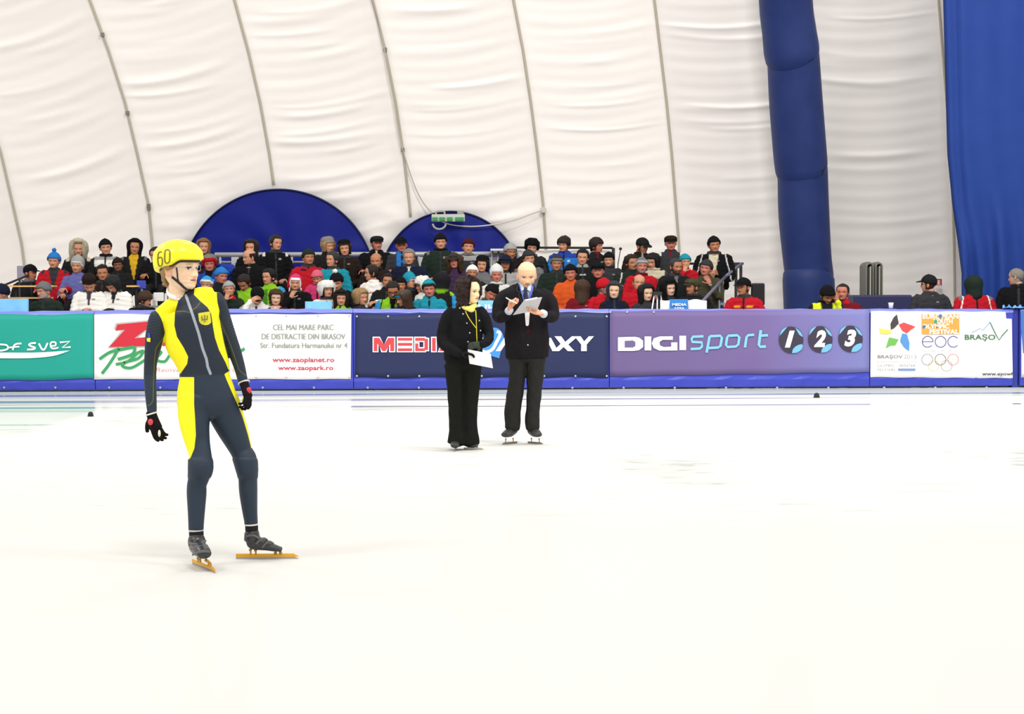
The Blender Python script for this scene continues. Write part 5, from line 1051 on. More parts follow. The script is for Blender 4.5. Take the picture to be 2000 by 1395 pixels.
S(1644, 573, -.2, -.2, None, ('crop', 'dbrown'), dict(c='dred', collar='red'), ('ear', 'lap'), 'man in dark red jacket with a hand to his ear, right of the vest', Yabs=26.3, stand=0., skin='rskin', wd=1.05, by='people standing behind the boards')
S(1813, 557, .2, -2.2, ('cap', 'coal'), ('crop', 'dbrown'), dict(c='dgrey'), 'lap', 'man in dark cap and slate jacket seen from behind near the fire sign', Yabs=26.3, stand=0., wd=1.25, glasses=True, by='people standing behind the boards')
S(1905, 560, .1, 2.9, ('hood', 'dgreen'), ('short', 'black'), dict(c='red', stripe='white', epau='grey'), 'lap', 'person in red jacket with white stripes seen from behind before the blue curtain', Yabs=26.3, stand=0., wd=1.25, by='people standing behind the boards')
S(1984, 543, -.2, -1.9, None, ('crop', 'ghair'), 'black', 'lap', 'grey haired man in black coat turned away at the right picture edge', Yabs=26.3, stand=0., wd=1.15, by='people standing behind the boards')
# ------------------------------------------------------------------ the three people on the ice
from mathutils.bvhtree import BVHTree
CRT = np.array(CR).T
def unproj(P):
    d = (P-np.array((0, 0, CAMH))) @ CRT.T; return np.stack([1000+FPX*d[:, 0]/-d[:, 2], 697.5-FPX*d[:, 1]/-d[:, 2]], -1)
def sdf(p, poly):
    poly = np.array(poly, float); d = np.full(len(p), 1e9); ins = np.zeros(len(p), bool); n = len(poly)
    for i in range(n):
        a, b = poly[i], poly[(i+1) % n]; e = b-a; w = p-a; t = np.clip((w@e)/(e@e+1e-9), 0, 1); d = np.minimum(d, np.hypot(*(w-np.outer(t, e)).T))
        c = ((a[1] > p[:, 1]) != (b[1] > p[:, 1])) & (p[:, 0] < (b[0]-a[0])*(p[:, 1]-a[1])/(b[1]-a[1]+1e-12)+a[0]); ins ^= c
    return np.where(ins, d, -d)
def pld(p, line):
    L_ = np.array(line, float); d = np.full(len(p), 1e9)
    for a, b in zip(L_[:-1], L_[1:]): e = b-a; w = p-a; t = np.clip((w@e)/(e@e+1e-9), 0, 1); d = np.minimum(d, np.hypot(*(w-np.outer(t, e)).T))
    return d
class Fig:
    def __init__(s, x, Y, Yhead=None): s.Y = Y; s.o = Vector((W(x, 700, Y).x, Y, 0)); s.k = Y/FPX
    def p(s, px, py, dy=0): return np.array(W(px, py, s.Y+dy)-s.o)
    def limb(s, mb, rows, nseg=20, sub=4, col=None, ref=(0, -1, 0), power=1.0, inset=0.):
        P = []; R = []
        for r in rows:
            px, py, hw = r[:3]; dy = r[3] if len(r) > 3 else 0; dr = r[4] if len(r) > 4 else 1.; P.append(s.p(px, py, dy)); R.append((max(hw*s.k-inset, .008), max(hw*s.k*dr-inset, .008)))
        return loft(mb, P, R, ref=ref, nseg=nseg, sub=sub, col=col, power=power)
    def pix(s, P): return unproj(P+np.array(s.o))
def addattr(me, name, vals): a = me.attributes.new(name, 'FLOAT', 'POINT'); a.data.foreach_set('value', np.asarray(vals, float))
def bvh(mb, o):
    V, F, _ = mb.data(); return BVHTree.FromPolygons([Vector(v)+o for v in V], F)
def hit(tr, px, py, off):
    d = ray(px, py).normalized(); r = tr.ray_cast(Vector((0, 0, CAMH)), d); return None if r[0] is None else r[0]-d*off
def decal(name, tr, polys, hexc, parent, o, off=.002, rough=.6):
    """marks printed on a curved surface"""
    mb = MB()
    for q in polys:
        pts = [hit(tr, x, y, off) for x, y in q]
        if any(p is None for p in pts): continue
        mb.add([tuple(p-o) for p in pts], [tuple(range(len(pts)))])
    return obj(name, mb, plain('mark_'+hexc, hexc, rough), parent, False, colors=False)
# ---------- the skater
f = Fig(410, 9.05); so = f.o
body = MB(); HS = 1.14; yw = math.radians(63)
V, F, Cc = head_grid(110, 120, 'f0cfae', hairc=None, brow='b08d62', hi=True, lips='d88a84'); hd = MB(); hd.add(V, F, Cc); ears(hd, 'efc4a4', 18)
Rh = rotm(yw, .02, 0); hoff = f.p(351, 566.5); piv = np.array((0, .02, .03))
def hpl(mb, R=Rh, off=hoff, s=HS): mb.xf(lambda V: (V @ R.T)*s+off); return mb
hpl(hd); body.merge(hd); htree = bvh(hd, so)
skc = C('f0cfae')
f.limb(body, [(351, 545, 17), (348, 556, 17.5), (346, 568, 17), (348, 582, 19)], col=skc)
f.limb(body, [(360, 590, 34, 0, .5), (378, 640, 40, 0, .6), (395, 700, 38, 0, .6), (405, 770, 46, 0, .65)], col=skc, inset=.01)
f.limb(body, [(388, 790, 20, -.02), (391, 894, 16, -.08), (384, 961, 13, -.10), (383, 1045, 10, -.11)], col=skc); f.limb(body, [(432, 790, 22, .03), (479, 896, 16, .07), (485, 961, 13, .1), (490, 1036, 9, .12)], col=skc)
f.limb(body, [(320, 612, 11), (301, 671, 11), (294, 740, 8), (297, 812, 6)], col=skc); f.limb(body, [(420, 588, 10, .04), (436, 618, 8, .04), (447, 650, 7, .04), (458, 686, 7, .04), (468, 718, 6.5, .03), (477, 752, 5.5, .02)], col=skc)
sk8 = obj('person', body, M_SKIN); sk8.location = so; sk8['seen'] = 1; del sk8['seen']
tag(sk8, 'speed skater in yellow helmet and yellow and navy skinsuit standing on the ice', 'person')
sm = MB()
f.limb(sm, [(407, 812, 40, 0, .62), (405, 790, 58, 0, .60), (402, 762, 56, 0, .62), (399.5, 735, 49, 0, .66), (398, 715, 50, 0, .66), (389.5, 690, 53, 0, .66), (380, 665, 58, 0, .62), (375, 640, 54, 0, .68), (370, 612, 54, 0, .64), (366, 598, 40, 0, .6), (358, 590, 24, 0, .8), (354, 585, 17, 0, 1)], nseg=36)
f.limb(sm, [(311, 615, 12.5, -.0), (334, 599, 15.5, 0), (362, 588, 17, 0), (392, 577.5, 17, .02), (414, 577.5, 16, .03)], ref=(0, -1, 0))
f.limb(sm, [(310, 612, 14, 0), (307.5, 624, 17.5, 0), (303, 653, 18.5, -.01, 1.05), (300, 671, 17, -.01, 1.05), (294.5, 706, 13, -.01), (293, 735, 12.3, -.02), (294.5, 770, 11.3, -.04), (296.5, 800, 9.7, -.05), (297, 811, 8.3, -.05)])
f.limb(sm, [(416, 577, 14, .03), (424, 592, 18, .04), (436, 618, 14, .04), (447, 650, 12.5, .04, 1.2), (458, 686, 13, .04, 1.1), (468, 718, 11.3, .03), (473.5, 740, 10, .02), (477, 751, 8.7, .02)])
f.limb(sm, [(385, 775, 34, -.02, .95), (380, 805, 32.5, -.03, .95), (380.5, 832, 28.5, -.05), (385, 860, 24.7, -.06), (390, 882, 21.8, -.08), (392, 900, 22.5, -.09, 1.1), (392, 916, 22.8, -.10, 1.15), (388, 935, 19.8, -.09), (384.5, 947, 18.8, -.08, 1.15), (384, 965, 19, -.08, 1.15), (383.5, 999, 16.6, -.1), (383, 1025, 15, -.11), (383, 1036, 14.7, -.11)], nseg=28)
f.limb(sm, [(430, 778, 35, .02, .9), (440, 806, 34, .04, .9), (451, 832, 31, .05, .9), (462, 857, 26.7, .06, .95), (472, 882, 21.6, .07), (479, 897, 22.5, .06, 1.1), (482.5, 915, 20.8, .06, 1.15), (484, 930, 18.7, .07, 1.1), (485, 961, 18, .08, 1.15), (488, 999, 15, .1), (490, 1016, 13.6, .11), (490.5, 1025, 13.4, .11)], nseg=28)
YA = [(327, 578), (296, 601), (303, 606), (309, 612), (315, 622), (319, 634), (322, 650), (318, 668), (310, 700), (330, 731), (352.5, 730), (365.5, 711), (367.5, 697), (358.5, 679), (345.5, 658), (340.5, 636), (341.5, 611), (348, 588), (340, 580)]
YBp = [(330, 736.5), (379, 737), (379, 790), (381, 819), (382.5, 850), (379.5, 876), (371, 897), (345, 902), (325, 800)]
YC = [(380.5, 554), (418, 554), (422.5, 563), (424.5, 590), (428.5, 607), (427.5, 618), (431, 636), (438, 671), (444, 694), (452, 724), (446, 722), (441, 709), (428, 684), (420, 660), (416, 637), (412.5, 613), (405.5, 600.5), (390.6, 587.5), (379, 576)]
YD = [(438.5, 731), (450, 723), (456, 729), (468, 783), (476, 806), (484, 832), (490, 850), (497, 872), (491, 876), (484, 848), (474, 815), (463, 788), (453, 766), (441, 738)]
ZIP = [(363, 577), (375.5, 613), (388, 651), (395.6, 681), (403, 701), (404.5, 709), (405.5, 716), (411, 730)]
PIP = [[(341, 606), (349, 608.5), (358, 607.6), (371, 610.8)], [(375.5, 605.6), (384, 600), (393, 588.5)], [(321, 658), (313, 668), (304.5, 681), (301.5, 706), (299.7, 751), (299, 781), (296, 788), (289, 793)], [(428, 623), (434, 636), (448, 668), (458, 696), (466, 721), (473, 729), (481.5, 733.6)], [(352, 733), (380, 737), (411, 733), (440, 731)]]
BADGE = [(387, 612), (410, 608.5), (412.5, 630), (408, 634), (401, 635.5), (393, 633), (389, 628)]
def post_suit(me, P):
    q = f.pix(P); nrm = np.empty(len(P)*3); me.vertex_normals.foreach_get('vector', nrm); nrm = nrm.reshape(-1, 3); front = nrm[:, 1]*-1
    y = np.maximum.reduce([sdf(q, a) for a in (YA, YBp, YC, YD)]); addattr(me, 'yellow', y)
    fz = np.where(front > -.1, 0, -9.); addattr(me, 'zip', 2.6-pld(q, ZIP)+fz); addattr(me, 'piping', .9-np.minimum.reduce([pld(q, l) for l in PIP[:4]])+fz)
    addattr(me, 'badge', sdf(q, BADGE)+fz)
    legs = np.where(q[:, 1] > 733, 1., 0.); addattr(me, 'legs', sstep(732, 735, q[:, 1]))
    # kneecap pads and small folds
    d = .006*(sstep(893, 899, q[:, 1])*sstep(938, 930, q[:, 1]))*(front > 0)+.0012*np.sin(q[:, 1]*1.1+.3*q[:, 0])*np.clip(1-np.abs(q[:, 1]-640)/30, 0, 1)
    me.vertices.foreach_set('co', (P+nrm*d[:, None]).ravel())
suit = bpy.data.materials.new('skinsuit'); nt, N, K, b = nodes(suit); b.inputs['Roughness'].default_value = .55; b.inputs['Specular IOR Level'].default_value = .3
def stp(name, w=.5):
    a = N.new('ShaderNodeAttribute'); a.attribute_name = name; r = N.new('ShaderNodeMapRange'); r.inputs[1].default_value = -w; r.inputs[2].default_value = w; K.new(a.outputs['Fac'], r.inputs[0]); return r.outputs[0]
def mixn(prev, fac, colr):
    m = N.new('ShaderNodeMix'); m.data_type = 'RGBA'; K.new(fac, m.inputs[0])
    if isinstance(prev, tuple): m.inputs[6].default_value = (*prev, 1)
    else: K.new(prev, m.inputs[6])
    m.inputs[7].default_value = (*colr, 1); return m.outputs[2]
c_ = mixn(L('1d2029'), stp('legs'), L('243140')); c_ = mixn(c_, stp('piping'), L('5e5f2a')); c_ = mixn(c_, stp('zip'), L('9ba2ad')); c_ = mixn(c_, stp('yellow'), L('fbf01c')); c_ = mixn(c_, stp('badge'), L('d9cf33'))
K.new(c_, b.inputs['Base Color']); tc = N.new('ShaderNodeTexCoord'); nz = N.new('ShaderNodeTexNoise'); nz.inputs['Scale'].default_value = 18; bp = N.new('ShaderNodeBump'); bp.inputs['Strength'].default_value = .25; bp.inputs['Distance'].default_value = .01
K.new(tc.outputs['Object'], nz.inputs['Vector']); K.new(nz.outputs['Fac'], bp.inputs['Height']); K.new(bp.outputs[0], b.inputs['Normal'])
suito = deferred('skinsuit', sm, suit, sk8, .0052, 4, post_suit)
tsm = bvh(sm, so)
decal('crest_mark', tsm, [[(393, 617), (395, 617), (396, 627), (394, 626)], [(398.5, 615), (400.5, 615), (401, 630), (399.5, 630)], [(404, 616), (406, 616), (405.5, 625), (404, 626)], [(394, 624), (406, 623), (405.5, 625), (394.5, 626)]], '6b6a2c', suito, so, .008)
decal('flag_patch', tsm, [[(288.5, 652), (292.5, 650), (293.5, 659), (289, 660)]], '3b46c8', suito, so, .006); decal('flag_patch', tsm, [[(286.5, 660.5), (294, 660), (293.5, 668.5), (287, 667)]], 'f2e12e', suito, so, .008)
# white collar of the undershirt
m = MB(); th = np.linspace(0, 2*PI, 33); c0 = f.p(345, 572.5); a_ = 18*f.k
loft(m, [c0+np.array((a_*math.cos(t), -a_*.95*math.sin(t), -.026*math.sin(t)-.016*math.cos(t))) for t in th], [(.006, .013)]*33, ref=(0, 0, 1), nseg=10, sub=1); obj('undershirt_collar', m, plain('white_cotton', 'f1eceb', .8), sk8, colors=False)
# helmet
hm = MB(); shell(hm, C('f7f01e'), zl_(.640, .520, .36, .9, 1.6), lambda p, v: .020+.012*(p/PI)*(.4+v)+.014*math.sin(v*PI*.75)**1.5*(1-.5*p/PI)-.004*v, 72, 26)
hpl(hm); hmo = obj('helmet', hm, plain('helmet_yellow', 'fbf11c', .32, spec=.5), sk8, colors=False); ht = bvh(hm, so)
def wid(line, w): return stroke(curve(line, 6), w)
z0 = [(326.5, 487.5), (331, 490), (331.5, 500), (330.5, 511), (326, 514.5), (322, 511), (321.5, 500), (322.5, 490), (326.5, 487.5)]
s6 = [(316, 492), (311, 492.5), (308.5, 498), (308, 510), (310, 519), (314, 520.5), (316.5, 516), (316.5, 506), (313, 502.5), (309, 505)]
decal('helmet_number', ht, wid(z0, 2.6), '4a2f2a', hmo, so, .0025); decal('helmet_number', ht, wid(s6, 2.4), '4a2f2a', hmo, so, .003)
decal('number_inlay', ht, wid(z0, 1.0), 'a89a3a', hmo, so, .004); decal('number_inlay', ht, wid(s6, .9), 'a89a3a', hmo, so, .0045)
# dark inner rim
m = MB(); shell(m, C('black'), zl_(.60, .485, .33, .9, 1.6), lambda p, v: .010, 60, 5, top=.66); hpl(m); obj('helmet_lining', m, plain('lining_dark', '3a2e22', .8), hmo, colors=False)
# straps
tt = BVHTree.FromPolygons([Vector(v)+so for v in body.data()[0]], body.data()[1])
def strap(nm, pts, r, par=hmo):
    P = [hit(tt, x, y, .003) for x, y in curve(pts, 5)]; P = [p-so for p in P if p is not None]; m = MB(); loft(m, P, [(r, r*.5)]*len(P), nseg=8, sub=1); obj(nm, m, plain('strap_dark', '2c1c22', .6), par, colors=False)
strap('chin_strap', [(336, 541), (344, 547.5), (352, 554.5), (359, 561), (366, 565), (372, 564.5)], .0075); strap('side_strap', [(344.5, 523), (346, 533), (347, 544), (350, 553)], .004)
# hair below the helmet, glasses
m = MB(); shell(m, C('a98a5e'), zl_(.70, .46, .06, .9, 1.45), lambda p, v: .010+.004*math.sin(v*9+p*7), 60, 20, fluff=.03); hpl(m); obj('hair', m, M_HAIR, sk8)
gm = MB()
for sg in (-1, 1): tube(gm, [(sg*.031+.024*math.cos(a), -.094+.01*abs(math.cos(a))**2, .49*HH+.016*math.sin(a)) for a in np.linspace(0, 2*PI, 24)], .0010, nseg=6)
tube(gm, [(-.055, -.08, .49*HH), (-.078, -.02, .5*HH), (-.08, .01, .5*HH)], .0011, nseg=6); tube(gm, [(-.007, -.108, .5*HH), (.007, -.108, .5*HH)], .0010, nseg=6); hpl(gm); obj('glasses', gm, plain('clear_frame', 'cfc4bd', .3), sk8, colors=False)
# gloves
for nm, w_, d, n, th_, cu in (('glove', f.p(296.5, 811, -.05), f.p(312, 862, -.05)-f.p(296.5, 811, -.05), (.30, .9, .25), -1, .38), ('glove', f.p(477, 750, .02), f.p(492, 800, -.03)-f.p(477, 750, .02), (-.9, .2, -.35), 1, .62)):
    g = MB(); hand(g, w_, d, n, thumb=th_, curl=cu, s=.98, col=C('black'), nseg=12, spread=.07, fat=1.22, tcurl=.6)
    dn = np.array(d)/np.linalg.norm(d); loft(g, [w_-dn*.022, w_+dn*.03, w_+dn*.075], [(.029, .026), (.034, .024), (.044, .022)], ref=n, nseg=16, sub=3, col=C('black'))
    go = deferred(nm, g, M_FAB, sk8, .0038, 2, lambda me, P: setcol(me, np.tile(C('1c181a'), (len(P), 1))))
    m = MB(); th = np.linspace(0, 2*PI, 25); r_ = .0305; ax1 = np.cross(dn, (0, -1, 0)); ax1 /= np.linalg.norm(ax1); ax2 = np.cross(ax1, dn); loft(m, [w_-dn*.008+ax1*r_*math.cos(t)+ax2*r_*.95*math.sin(t) for t in th], [.0045]*25, nseg=8, sub=1); obj('glove_cuff', m, plain('cuff_white', 'd9d6d2', .7), go, colors=False)
    m = MB(); c0 = w_+dn*.038+np.array((-.012 if th_ < 0 else .02, -.028, 0)); ball(m, c0, (.015, .007, .018), nu=16, nv=10); obj('red_emblem', m, plain('emblem_red', 'd23b48', .5), go, colors=False)
    m = MB(); c0 = w_+dn*.105+np.array((.016 if th_ < 0 else -.03, -.020, 0)); ball(m, c0, (.008, .008, .020), nu=12, nv=8); obj('pale_palm_patch', m, plain('patch_pale', 'd8dccb' if th_ < 0 else 'b8bf4a', .5), go, colors=False)
# socks, boots and long blades
for px, py, dy, hw in ((383, 1041, -.11, 14.2), (491, 1030, .11, 13)):
    m = MB(); f.limb(m, [(px, py-9, hw-.8, dy), (px+.5, py+2, hw, dy), (px+1, py+12, hw-1, dy)]); so_ = obj('sock', m, plain('black_sock', '121214', .9), sk8, colors=False)
    m = MB(); f.limb(m, [(px-.3, py-6.5, hw+.6, dy), (px-.2, py-4, hw+.7, dy)], sub=1); obj('sock_band', m, plain('band_white', 'd5d4cf', .8), so_, colors=False)
bootm = plain('boot_black', '24262a', .32, spec=.6, bump=.15, bscale=12); gold = plain('blade_gold', 'e5a91e', .35, metal=.35); silver = plain('blade_steel', 'a9a4a8', .25, metal=.8); brass = plain('cup_brass', 'b98b3a', .4, metal=.5)
def skate(fig, par, shaft, foot, blade, posts, straps, bm_=bootm, gd=gold, tall=.030, name='skate', vox=.005):
    g = MB(); fig.limb(g, shaft, nseg=20); fig.limb(g, foot, nseg=20, ref=(0, 0, 1)); s = deferred(name, g, bm_, par, vox, 3, None)
    A = fig.p(*blade[0]); B = fig.p(*blade[1]); A[2] = B[2] = 0.; A += np.array((0, 0, .0)); D = (B-A); L_ = np.linalg.norm(D); D /= L_; Nn = np.array((-D[1], D[0], 0)); k = .0035
    def bar_(z0, z1, kk, mat, nm, t0=0., t1=1.):
        m = MB(); a = A+D*L_*t0; b_ = A+D*L_*t1; up = np.array((0, 0, 1.))
        V = [a-Nn*kk+up*z0, b_-Nn*kk+up*z0, b_+Nn*kk+up*z0, a+Nn*kk+up*z0, a-Nn*kk+up*z1, b_-Nn*kk-D*.03*(t1 > .99)+up*z1, b_+Nn*kk-D*.03*(t1 > .99)+up*z1, a+Nn*kk+up*z1]
        m.add(V, [(0, 3, 2, 1), (4, 5, 6, 7), (0, 1, 5, 4), (1, 2, 6, 5), (2, 3, 7, 6), (3, 0, 4, 7)]); return obj(nm, m, mat, s, False, colors=False)
    bar_(.0015, tall*.45, .0012, silver, 'blade_edge'); bar_(tall*.40, tall, k, gd, 'blade')
    for (x, y, dy) in posts:
        q = fig.p(x, y, dy); m = MB(); zt = q[2]; t = np.dot(q-A, D); c = A+D*t; loft(m, [np.array((c[0], c[1], tall*.8)), np.array((c[0], c[1], (tall+zt)/2)), np.array((q[0], q[1], zt))], [.006, .005, .010], nseg=8, sub=2); obj('blade_post', m, brass, s, colors=False)
    for pts, r in straps:
        m = MB(); loft(m, [fig.p(*q) for q in pts], [(r, r*.6)]*len(pts), nseg=8, sub=4); obj('boot_strap', m, plain('strap_grey', '5c5d5b', .4), s, colors=False)
    return s
skate(f, sk8, [(491, 1038, 14, .11), (492, 1046, 15.5, .11), (492, 1056, 16, .11)], [(484, 1060, 9, .11, 1.0), (492, 1060, 11.5, .11, 1.15), (508, 1062.5, 13, .12, 1.0), (524, 1067, 12, .12, .78), (538, 1071, 11.5, .12, .6), (550, 1073.5, 8.5, .12, .55)],
      [(461, 1099, .13), (584, 1099, .13)], [(489, 1074, .12), (499, 1075, .12), (538, 1081, .12), (548, 1080, .12)], [([(482, 1048, .07), (494, 1046, .055), (508, 1053, .07)], .006), ([(500, 1062, .07), (514, 1052, .07), (522, 1056, .10)], .007), ([(512, 1070, .075), (524, 1058, .08), (534, 1062, .10)], .006)])
skate(f, sk8, [(383.5, 1048, 15, -.11), (384, 1056, 17, -.12), (385, 1064, 17, -.14)], [(383, 1068, 14, -.08, .9), (387, 1070, 16, -.16, .95), (394, 1076, 16, -.24, .85), (400, 1083, 13.5, -.30, .7)],
      [(376, 1105, -.04), (421, 1112, -.34)], [(386, 1090, -.12), (390, 1092, -.15), (401, 1094, -.26), (404, 1096, -.29)], [([(368, 1060, -.18), (384, 1064, -.23), (402, 1056, -.18)], .007), ([(371, 1072, -.20), (388, 1068, -.27), (405, 1066, -.22)], .006), ([(376, 1084, -.28), (392, 1078, -.33), (410, 1078, -.30)], .006)])
# ---------- officials
def main_head(fg, skin, hs, yaw, pitch, axis, chin, beard=None, brow='dbrown', lips=None, ear=True, hairc=None, col=(90, 100)):
    V, F, Cc = head_grid(*col, skin, hairc=hairc, beard=beard, brow=brow, hi=True, lips=lips); hd = MB(); hd.add(V, F, Cc)
    if ear: ears(hd, skin, 16)
    R = rotm(yaw, pitch); off = fg.p(axis, chin)
    fit = lambda m: (m.xf(lambda V: ((V-(0, .02, .03)) @ R.T+(0, .02, .03))*hs+off), m)[1]
    return fit(hd), fit
def cloth_post(base, regions, fg, folds=0.):
    def post(me, P):
        q = fg.pix(P); nrm = np.empty(len(P)*3); me.vertex_normals.foreach_get('vector', nrm); nrm = nrm.reshape(-1, 3); c = np.tile(C(base), (len(P), 1)); fr = (nrm[:, 1] < .1)*1.
        for poly, cc in regions: m = (sstep(-.4, .4, sdf(q, poly))*fr)[:, None]; c = c*(1-m)+np.array(C(cc))*m
        setcol(me, c)
        if folds: me.vertices.foreach_set('co', (P+nrm*(folds*vnoise(P*(1, 1, .5), 26, 2)+folds*.6*vnoise(P*(1, 1, .35), 60, 5))[:, None]).ravel())
    return post
# woman
g = Fig(909, 15.5); wo = g.o; sk = C('f2d3a4'); body = MB(); hd, fitw = main_head(g, 'f2d3a4', 1.06, math.radians(55), .05, 913, 592.5, lips='c4706a'); body.merge(hd)
g.limb(body, [(914, 582, 9), (912, 596, 10.5), (911, 606, 14, 0, .8)], col=sk); g.limb(body, [(911, 608, 24, 0, .5), (909, 650, 25, 0, .55), (904, 700, 28, 0, .6)], col=sk)
g.limb(body, [(886, 700, 13), (890, 790, 10), (893, 855, 8)], col=sk); g.limb(body, [(922, 700, 13), (919, 790, 9), (917, 855, 8)], col=sk)
g.limb(body, [(884, 606, 8), (865, 660, 7), (893, 688, 5, -.16)], col=sk); g.limb(body, [(938, 606, 8), (955, 658, 6), (940, 672, 4.5, -.14)], col=sk)
wm = obj('person', body, M_SKIN); wm.location = wo; tag(wm, 'woman official in a black wool jacket with yellow scarf, holding papers on the ice', 'person')
j = MB(); g.limb(j, [(904, 706, 37, 0, .62), (905, 690, 38, 0, .62), (908, 662, 35, 0, .65), (909, 640, 33, 0, .66), (910, 618, 33, 0, .6), (911, 606, 28, 0, .55), (911, 599, 18, 0, .7), (912, 594, 12.5, 0, .9)], nseg=30)
g.limb(j, [(884, 606, 10.5), (876, 618, 13), (869, 637, 13, 0), (864.5, 658, 11.5, -.02), (866, 670, 11.5, -.05), (877, 681, 10.5, -.11), (894, 689, 8.5, -.17), (901, 691, 7.5, -.19)]); g.limb(j, [(934, 604, 10), (943, 617, 12), (951, 637, 11), (956, 655, 9.5, -.03), (953, 666, 9, -.09), (944, 672, 8, -.15), (938, 673, 7, -.17)])
deferred('jacket', j, M_FAB, wm, .008, 3, cloth_post('18181a', [], g, .004))
t = MB(); g.limb(t, [(904, 690, 33, 0, .6), (904, 706, 34, 0, .6), (905, 720, 33, 0, .6)], nseg=26); g.limb(t, [(888, 712, 21, 0, .9), (889.5, 745, 18.3), (891, 780, 16.3), (892, 815, 15.6), (893, 840, 16), (893.5, 858, 19), (893, 866, 19.5)]); g.limb(t, [(921, 712, 20, .02, .9), (921, 745, 17.3, .02), (919.5, 780, 14.8, .02), (918, 815, 13.8, .02), (918, 840, 15, .02), (918, 860, 18.5, .02), (918, 867, 19, .02)])
deferred('trousers', t, M_FAB, wm, .008, 3, cloth_post('191a17', [], g, .003))
h = MB(); shell(h, C('2c1d1b'), zl_(.88, -.02, -.42, .75, 1.15), lambda p, v: .012+.030*math.sin(v*PI*.72)*float(sstep(.5, 1.5, p))+.010*math.sin(v*17+p*6), 80, 40, fluff=.12, seed=4); fitw(h); obj('hair', h, M_HAIR, wm)
m = MB(); th = np.linspace(0, 2*PI, 29); c0 = g.p(915, 599.5); loft(m, [c0+np.array((.060*math.cos(t), -.060*math.sin(t)-.0, -.020*math.sin(t)+.018*abs(math.cos(t)))) for t in th], [(.022+.010*max(0, math.sin(t)), .026) for t in th], ref=(0, 0, 1), nseg=12, sub=1); ball(m, g.p(920, 605, -.07), (.040, .02, .028)); deferred('scarf', m, M_FAB, wm, .006, 2, lambda me, P: setcol(me, np.tile(C('f6e07c'), (len(P), 1))))
for px, py in ((912, 631.5), (917.5, 650.5), (914, 668), (936, 626.5), (938.5, 646), (904.5, 613.5), (898, 602)):
    m = MB(); ball(m, g.p(px, py, -.123+.0012*abs(px-912)), (.0085, .006, .0085), nu=12); obj('button', m, plain('button_silver', 'a9a9a6', .3, metal=.7), wm, colors=False)
for w_, d, n, th_, cu, cc in ((g.p(900, 691, -.19), (.8, -.25, .1), (.1, .3, -.9), -1, .5, '151517'), (g.p(941, 672.5, -.16), (-.8, -.2, -.1), (0, .9, -.3), 1, .5, '3b4038')):
    m = MB(); hand(m, w_, d, n, thumb=th_, curl=cu, s=.92, nseg=10, fat=1.2); deferred('glove', m, M_FAB, wm, .005, 2, lambda me, P, cc=cc: setcol(me, np.tile(C(cc), (len(P), 1))))
figm = plain('boot_dark', '2f3032', .4, spec=.5)
for sh, fo, bl, po in (([(893, 862, 10), (893, 868, 10)], [(891, 866, 8, .02, .9), (889, 868, 9.5, -.07, .8), (888, 871, 8, -.13, .55)], [(892, 880, .05), (887, 883, -.20)], [(892, 874, 0), (889, 875, -.10)]), ([(917, 862, 9.5, .02), (918, 867, 10, .02)], [(914, 867, 7.5, .02, .9), (923, 868, 8.5, .0, .85), (932, 870, 7, -.02, .55)], [(906, 879, .02), (945, 880, -.03)], [(914, 873, .01), (932, 874, -.01)])):
    s = skate(g, wm, sh, fo, bl, po, [], figm, plain('blade_pale', 'b4b2aa', .3, metal=.6), .020, vox=.006)
m = MB(); m.add([g.p(913.5, 683, -.23), g.p(958, 691.5, -.30), g.p(962.5, 719.5, -.26), g.p(917, 710.5, -.19)], [(0, 3, 2, 1)]); pp = obj('paper_sheets', m, plain('paper_white2', 'f6f4f4', .6), smooth=False, colors=False); pp.location = wo; x = pp.modifiers.new('s', 'SOLIDIFY'); x.thickness = .004; tag(pp, 'stack of white papers in the gloved hand of the woman official', 'papers')
wl = empty('whistle', wo); tag(wl, 'yellow whistle on a yellow lanyard hanging from the neck of the woman official', 'whistle')
m = MB(); tube(m, [g.p(909, 608, -.10), g.p(915, 620, -.135), g.p(923, 632, -.145), g.p(930.5, 641.5, -.145)], .0042, sub=3); tube(m, [g.p(929, 606, -.09), g.p(930, 620, -.13), g.p(930.7, 642, -.145), g.p(931.5, 667, -.155)], .0042, sub=3); obj('lanyard', m, plain('lanyard_yellow', 'c9bf22', .6), wl, colors=False)
m = MB(); ball(m, g.p(932, 674.5, -.165), (.021, .014, .021), nu=16); box(m, g.p(927.5, 681, -.175), g.p(933, 674, -.155)); obj('whistle_body', m, plain('whistle_yellow', 'eadb12', .35), wl, colors=False)
# man
g2 = Fig(1022, 16.05); mo = g2.o; SKM = 'e9bd97'; sk = C(SKM); body = MB(); hd, fitm = main_head(g2, SKM, 1.15, .06, .30, 1028.5, 559.5, brow='a88a6c', lips='c08272'); body.merge(hd)
g2.limb(body, [(1028.5, 545, 12), (1028, 557, 13), (1027, 566, 16, 0, .8)], col=sk); g2.limb(body, [(1026, 572, 34, 0, .5), (1028, 630, 32, 0, .55), (1030, 690, 32, 0, .6)], col=sk)
g2.limb(body, [(1010, 700, 14), (1004, 790, 10), (1000, 845, 8)], col=sk); g2.limb(body, [(1046, 700, 14), (1041, 790, 10), (1041, 845, 8)], col=sk)
WL = g2.p(995, 606, -.27); WR = g2.p(1060, 612.5, -.27)
g2.limb(body, [(987, 578, 8), (977.5, 594, 6), (976, 614, 5, -.06), (986, 615, 5, -.17), (995, 606, 5.5, -.27)], col=sk); g2.limb(body, [(1065, 577, 8), (1075, 592, 6), (1077, 614, 5, -.06), (1070, 616, 5, -.17), (1060, 612.5, 5.5, -.27)], col=sk)
hand(body, WL, (.15, -.35, .9), (.75, -.45, .1), thumb=1, curl=1.15, s=1.12, col=np.array(C('dd9c7c')), nseg=12, tcurl=.9)
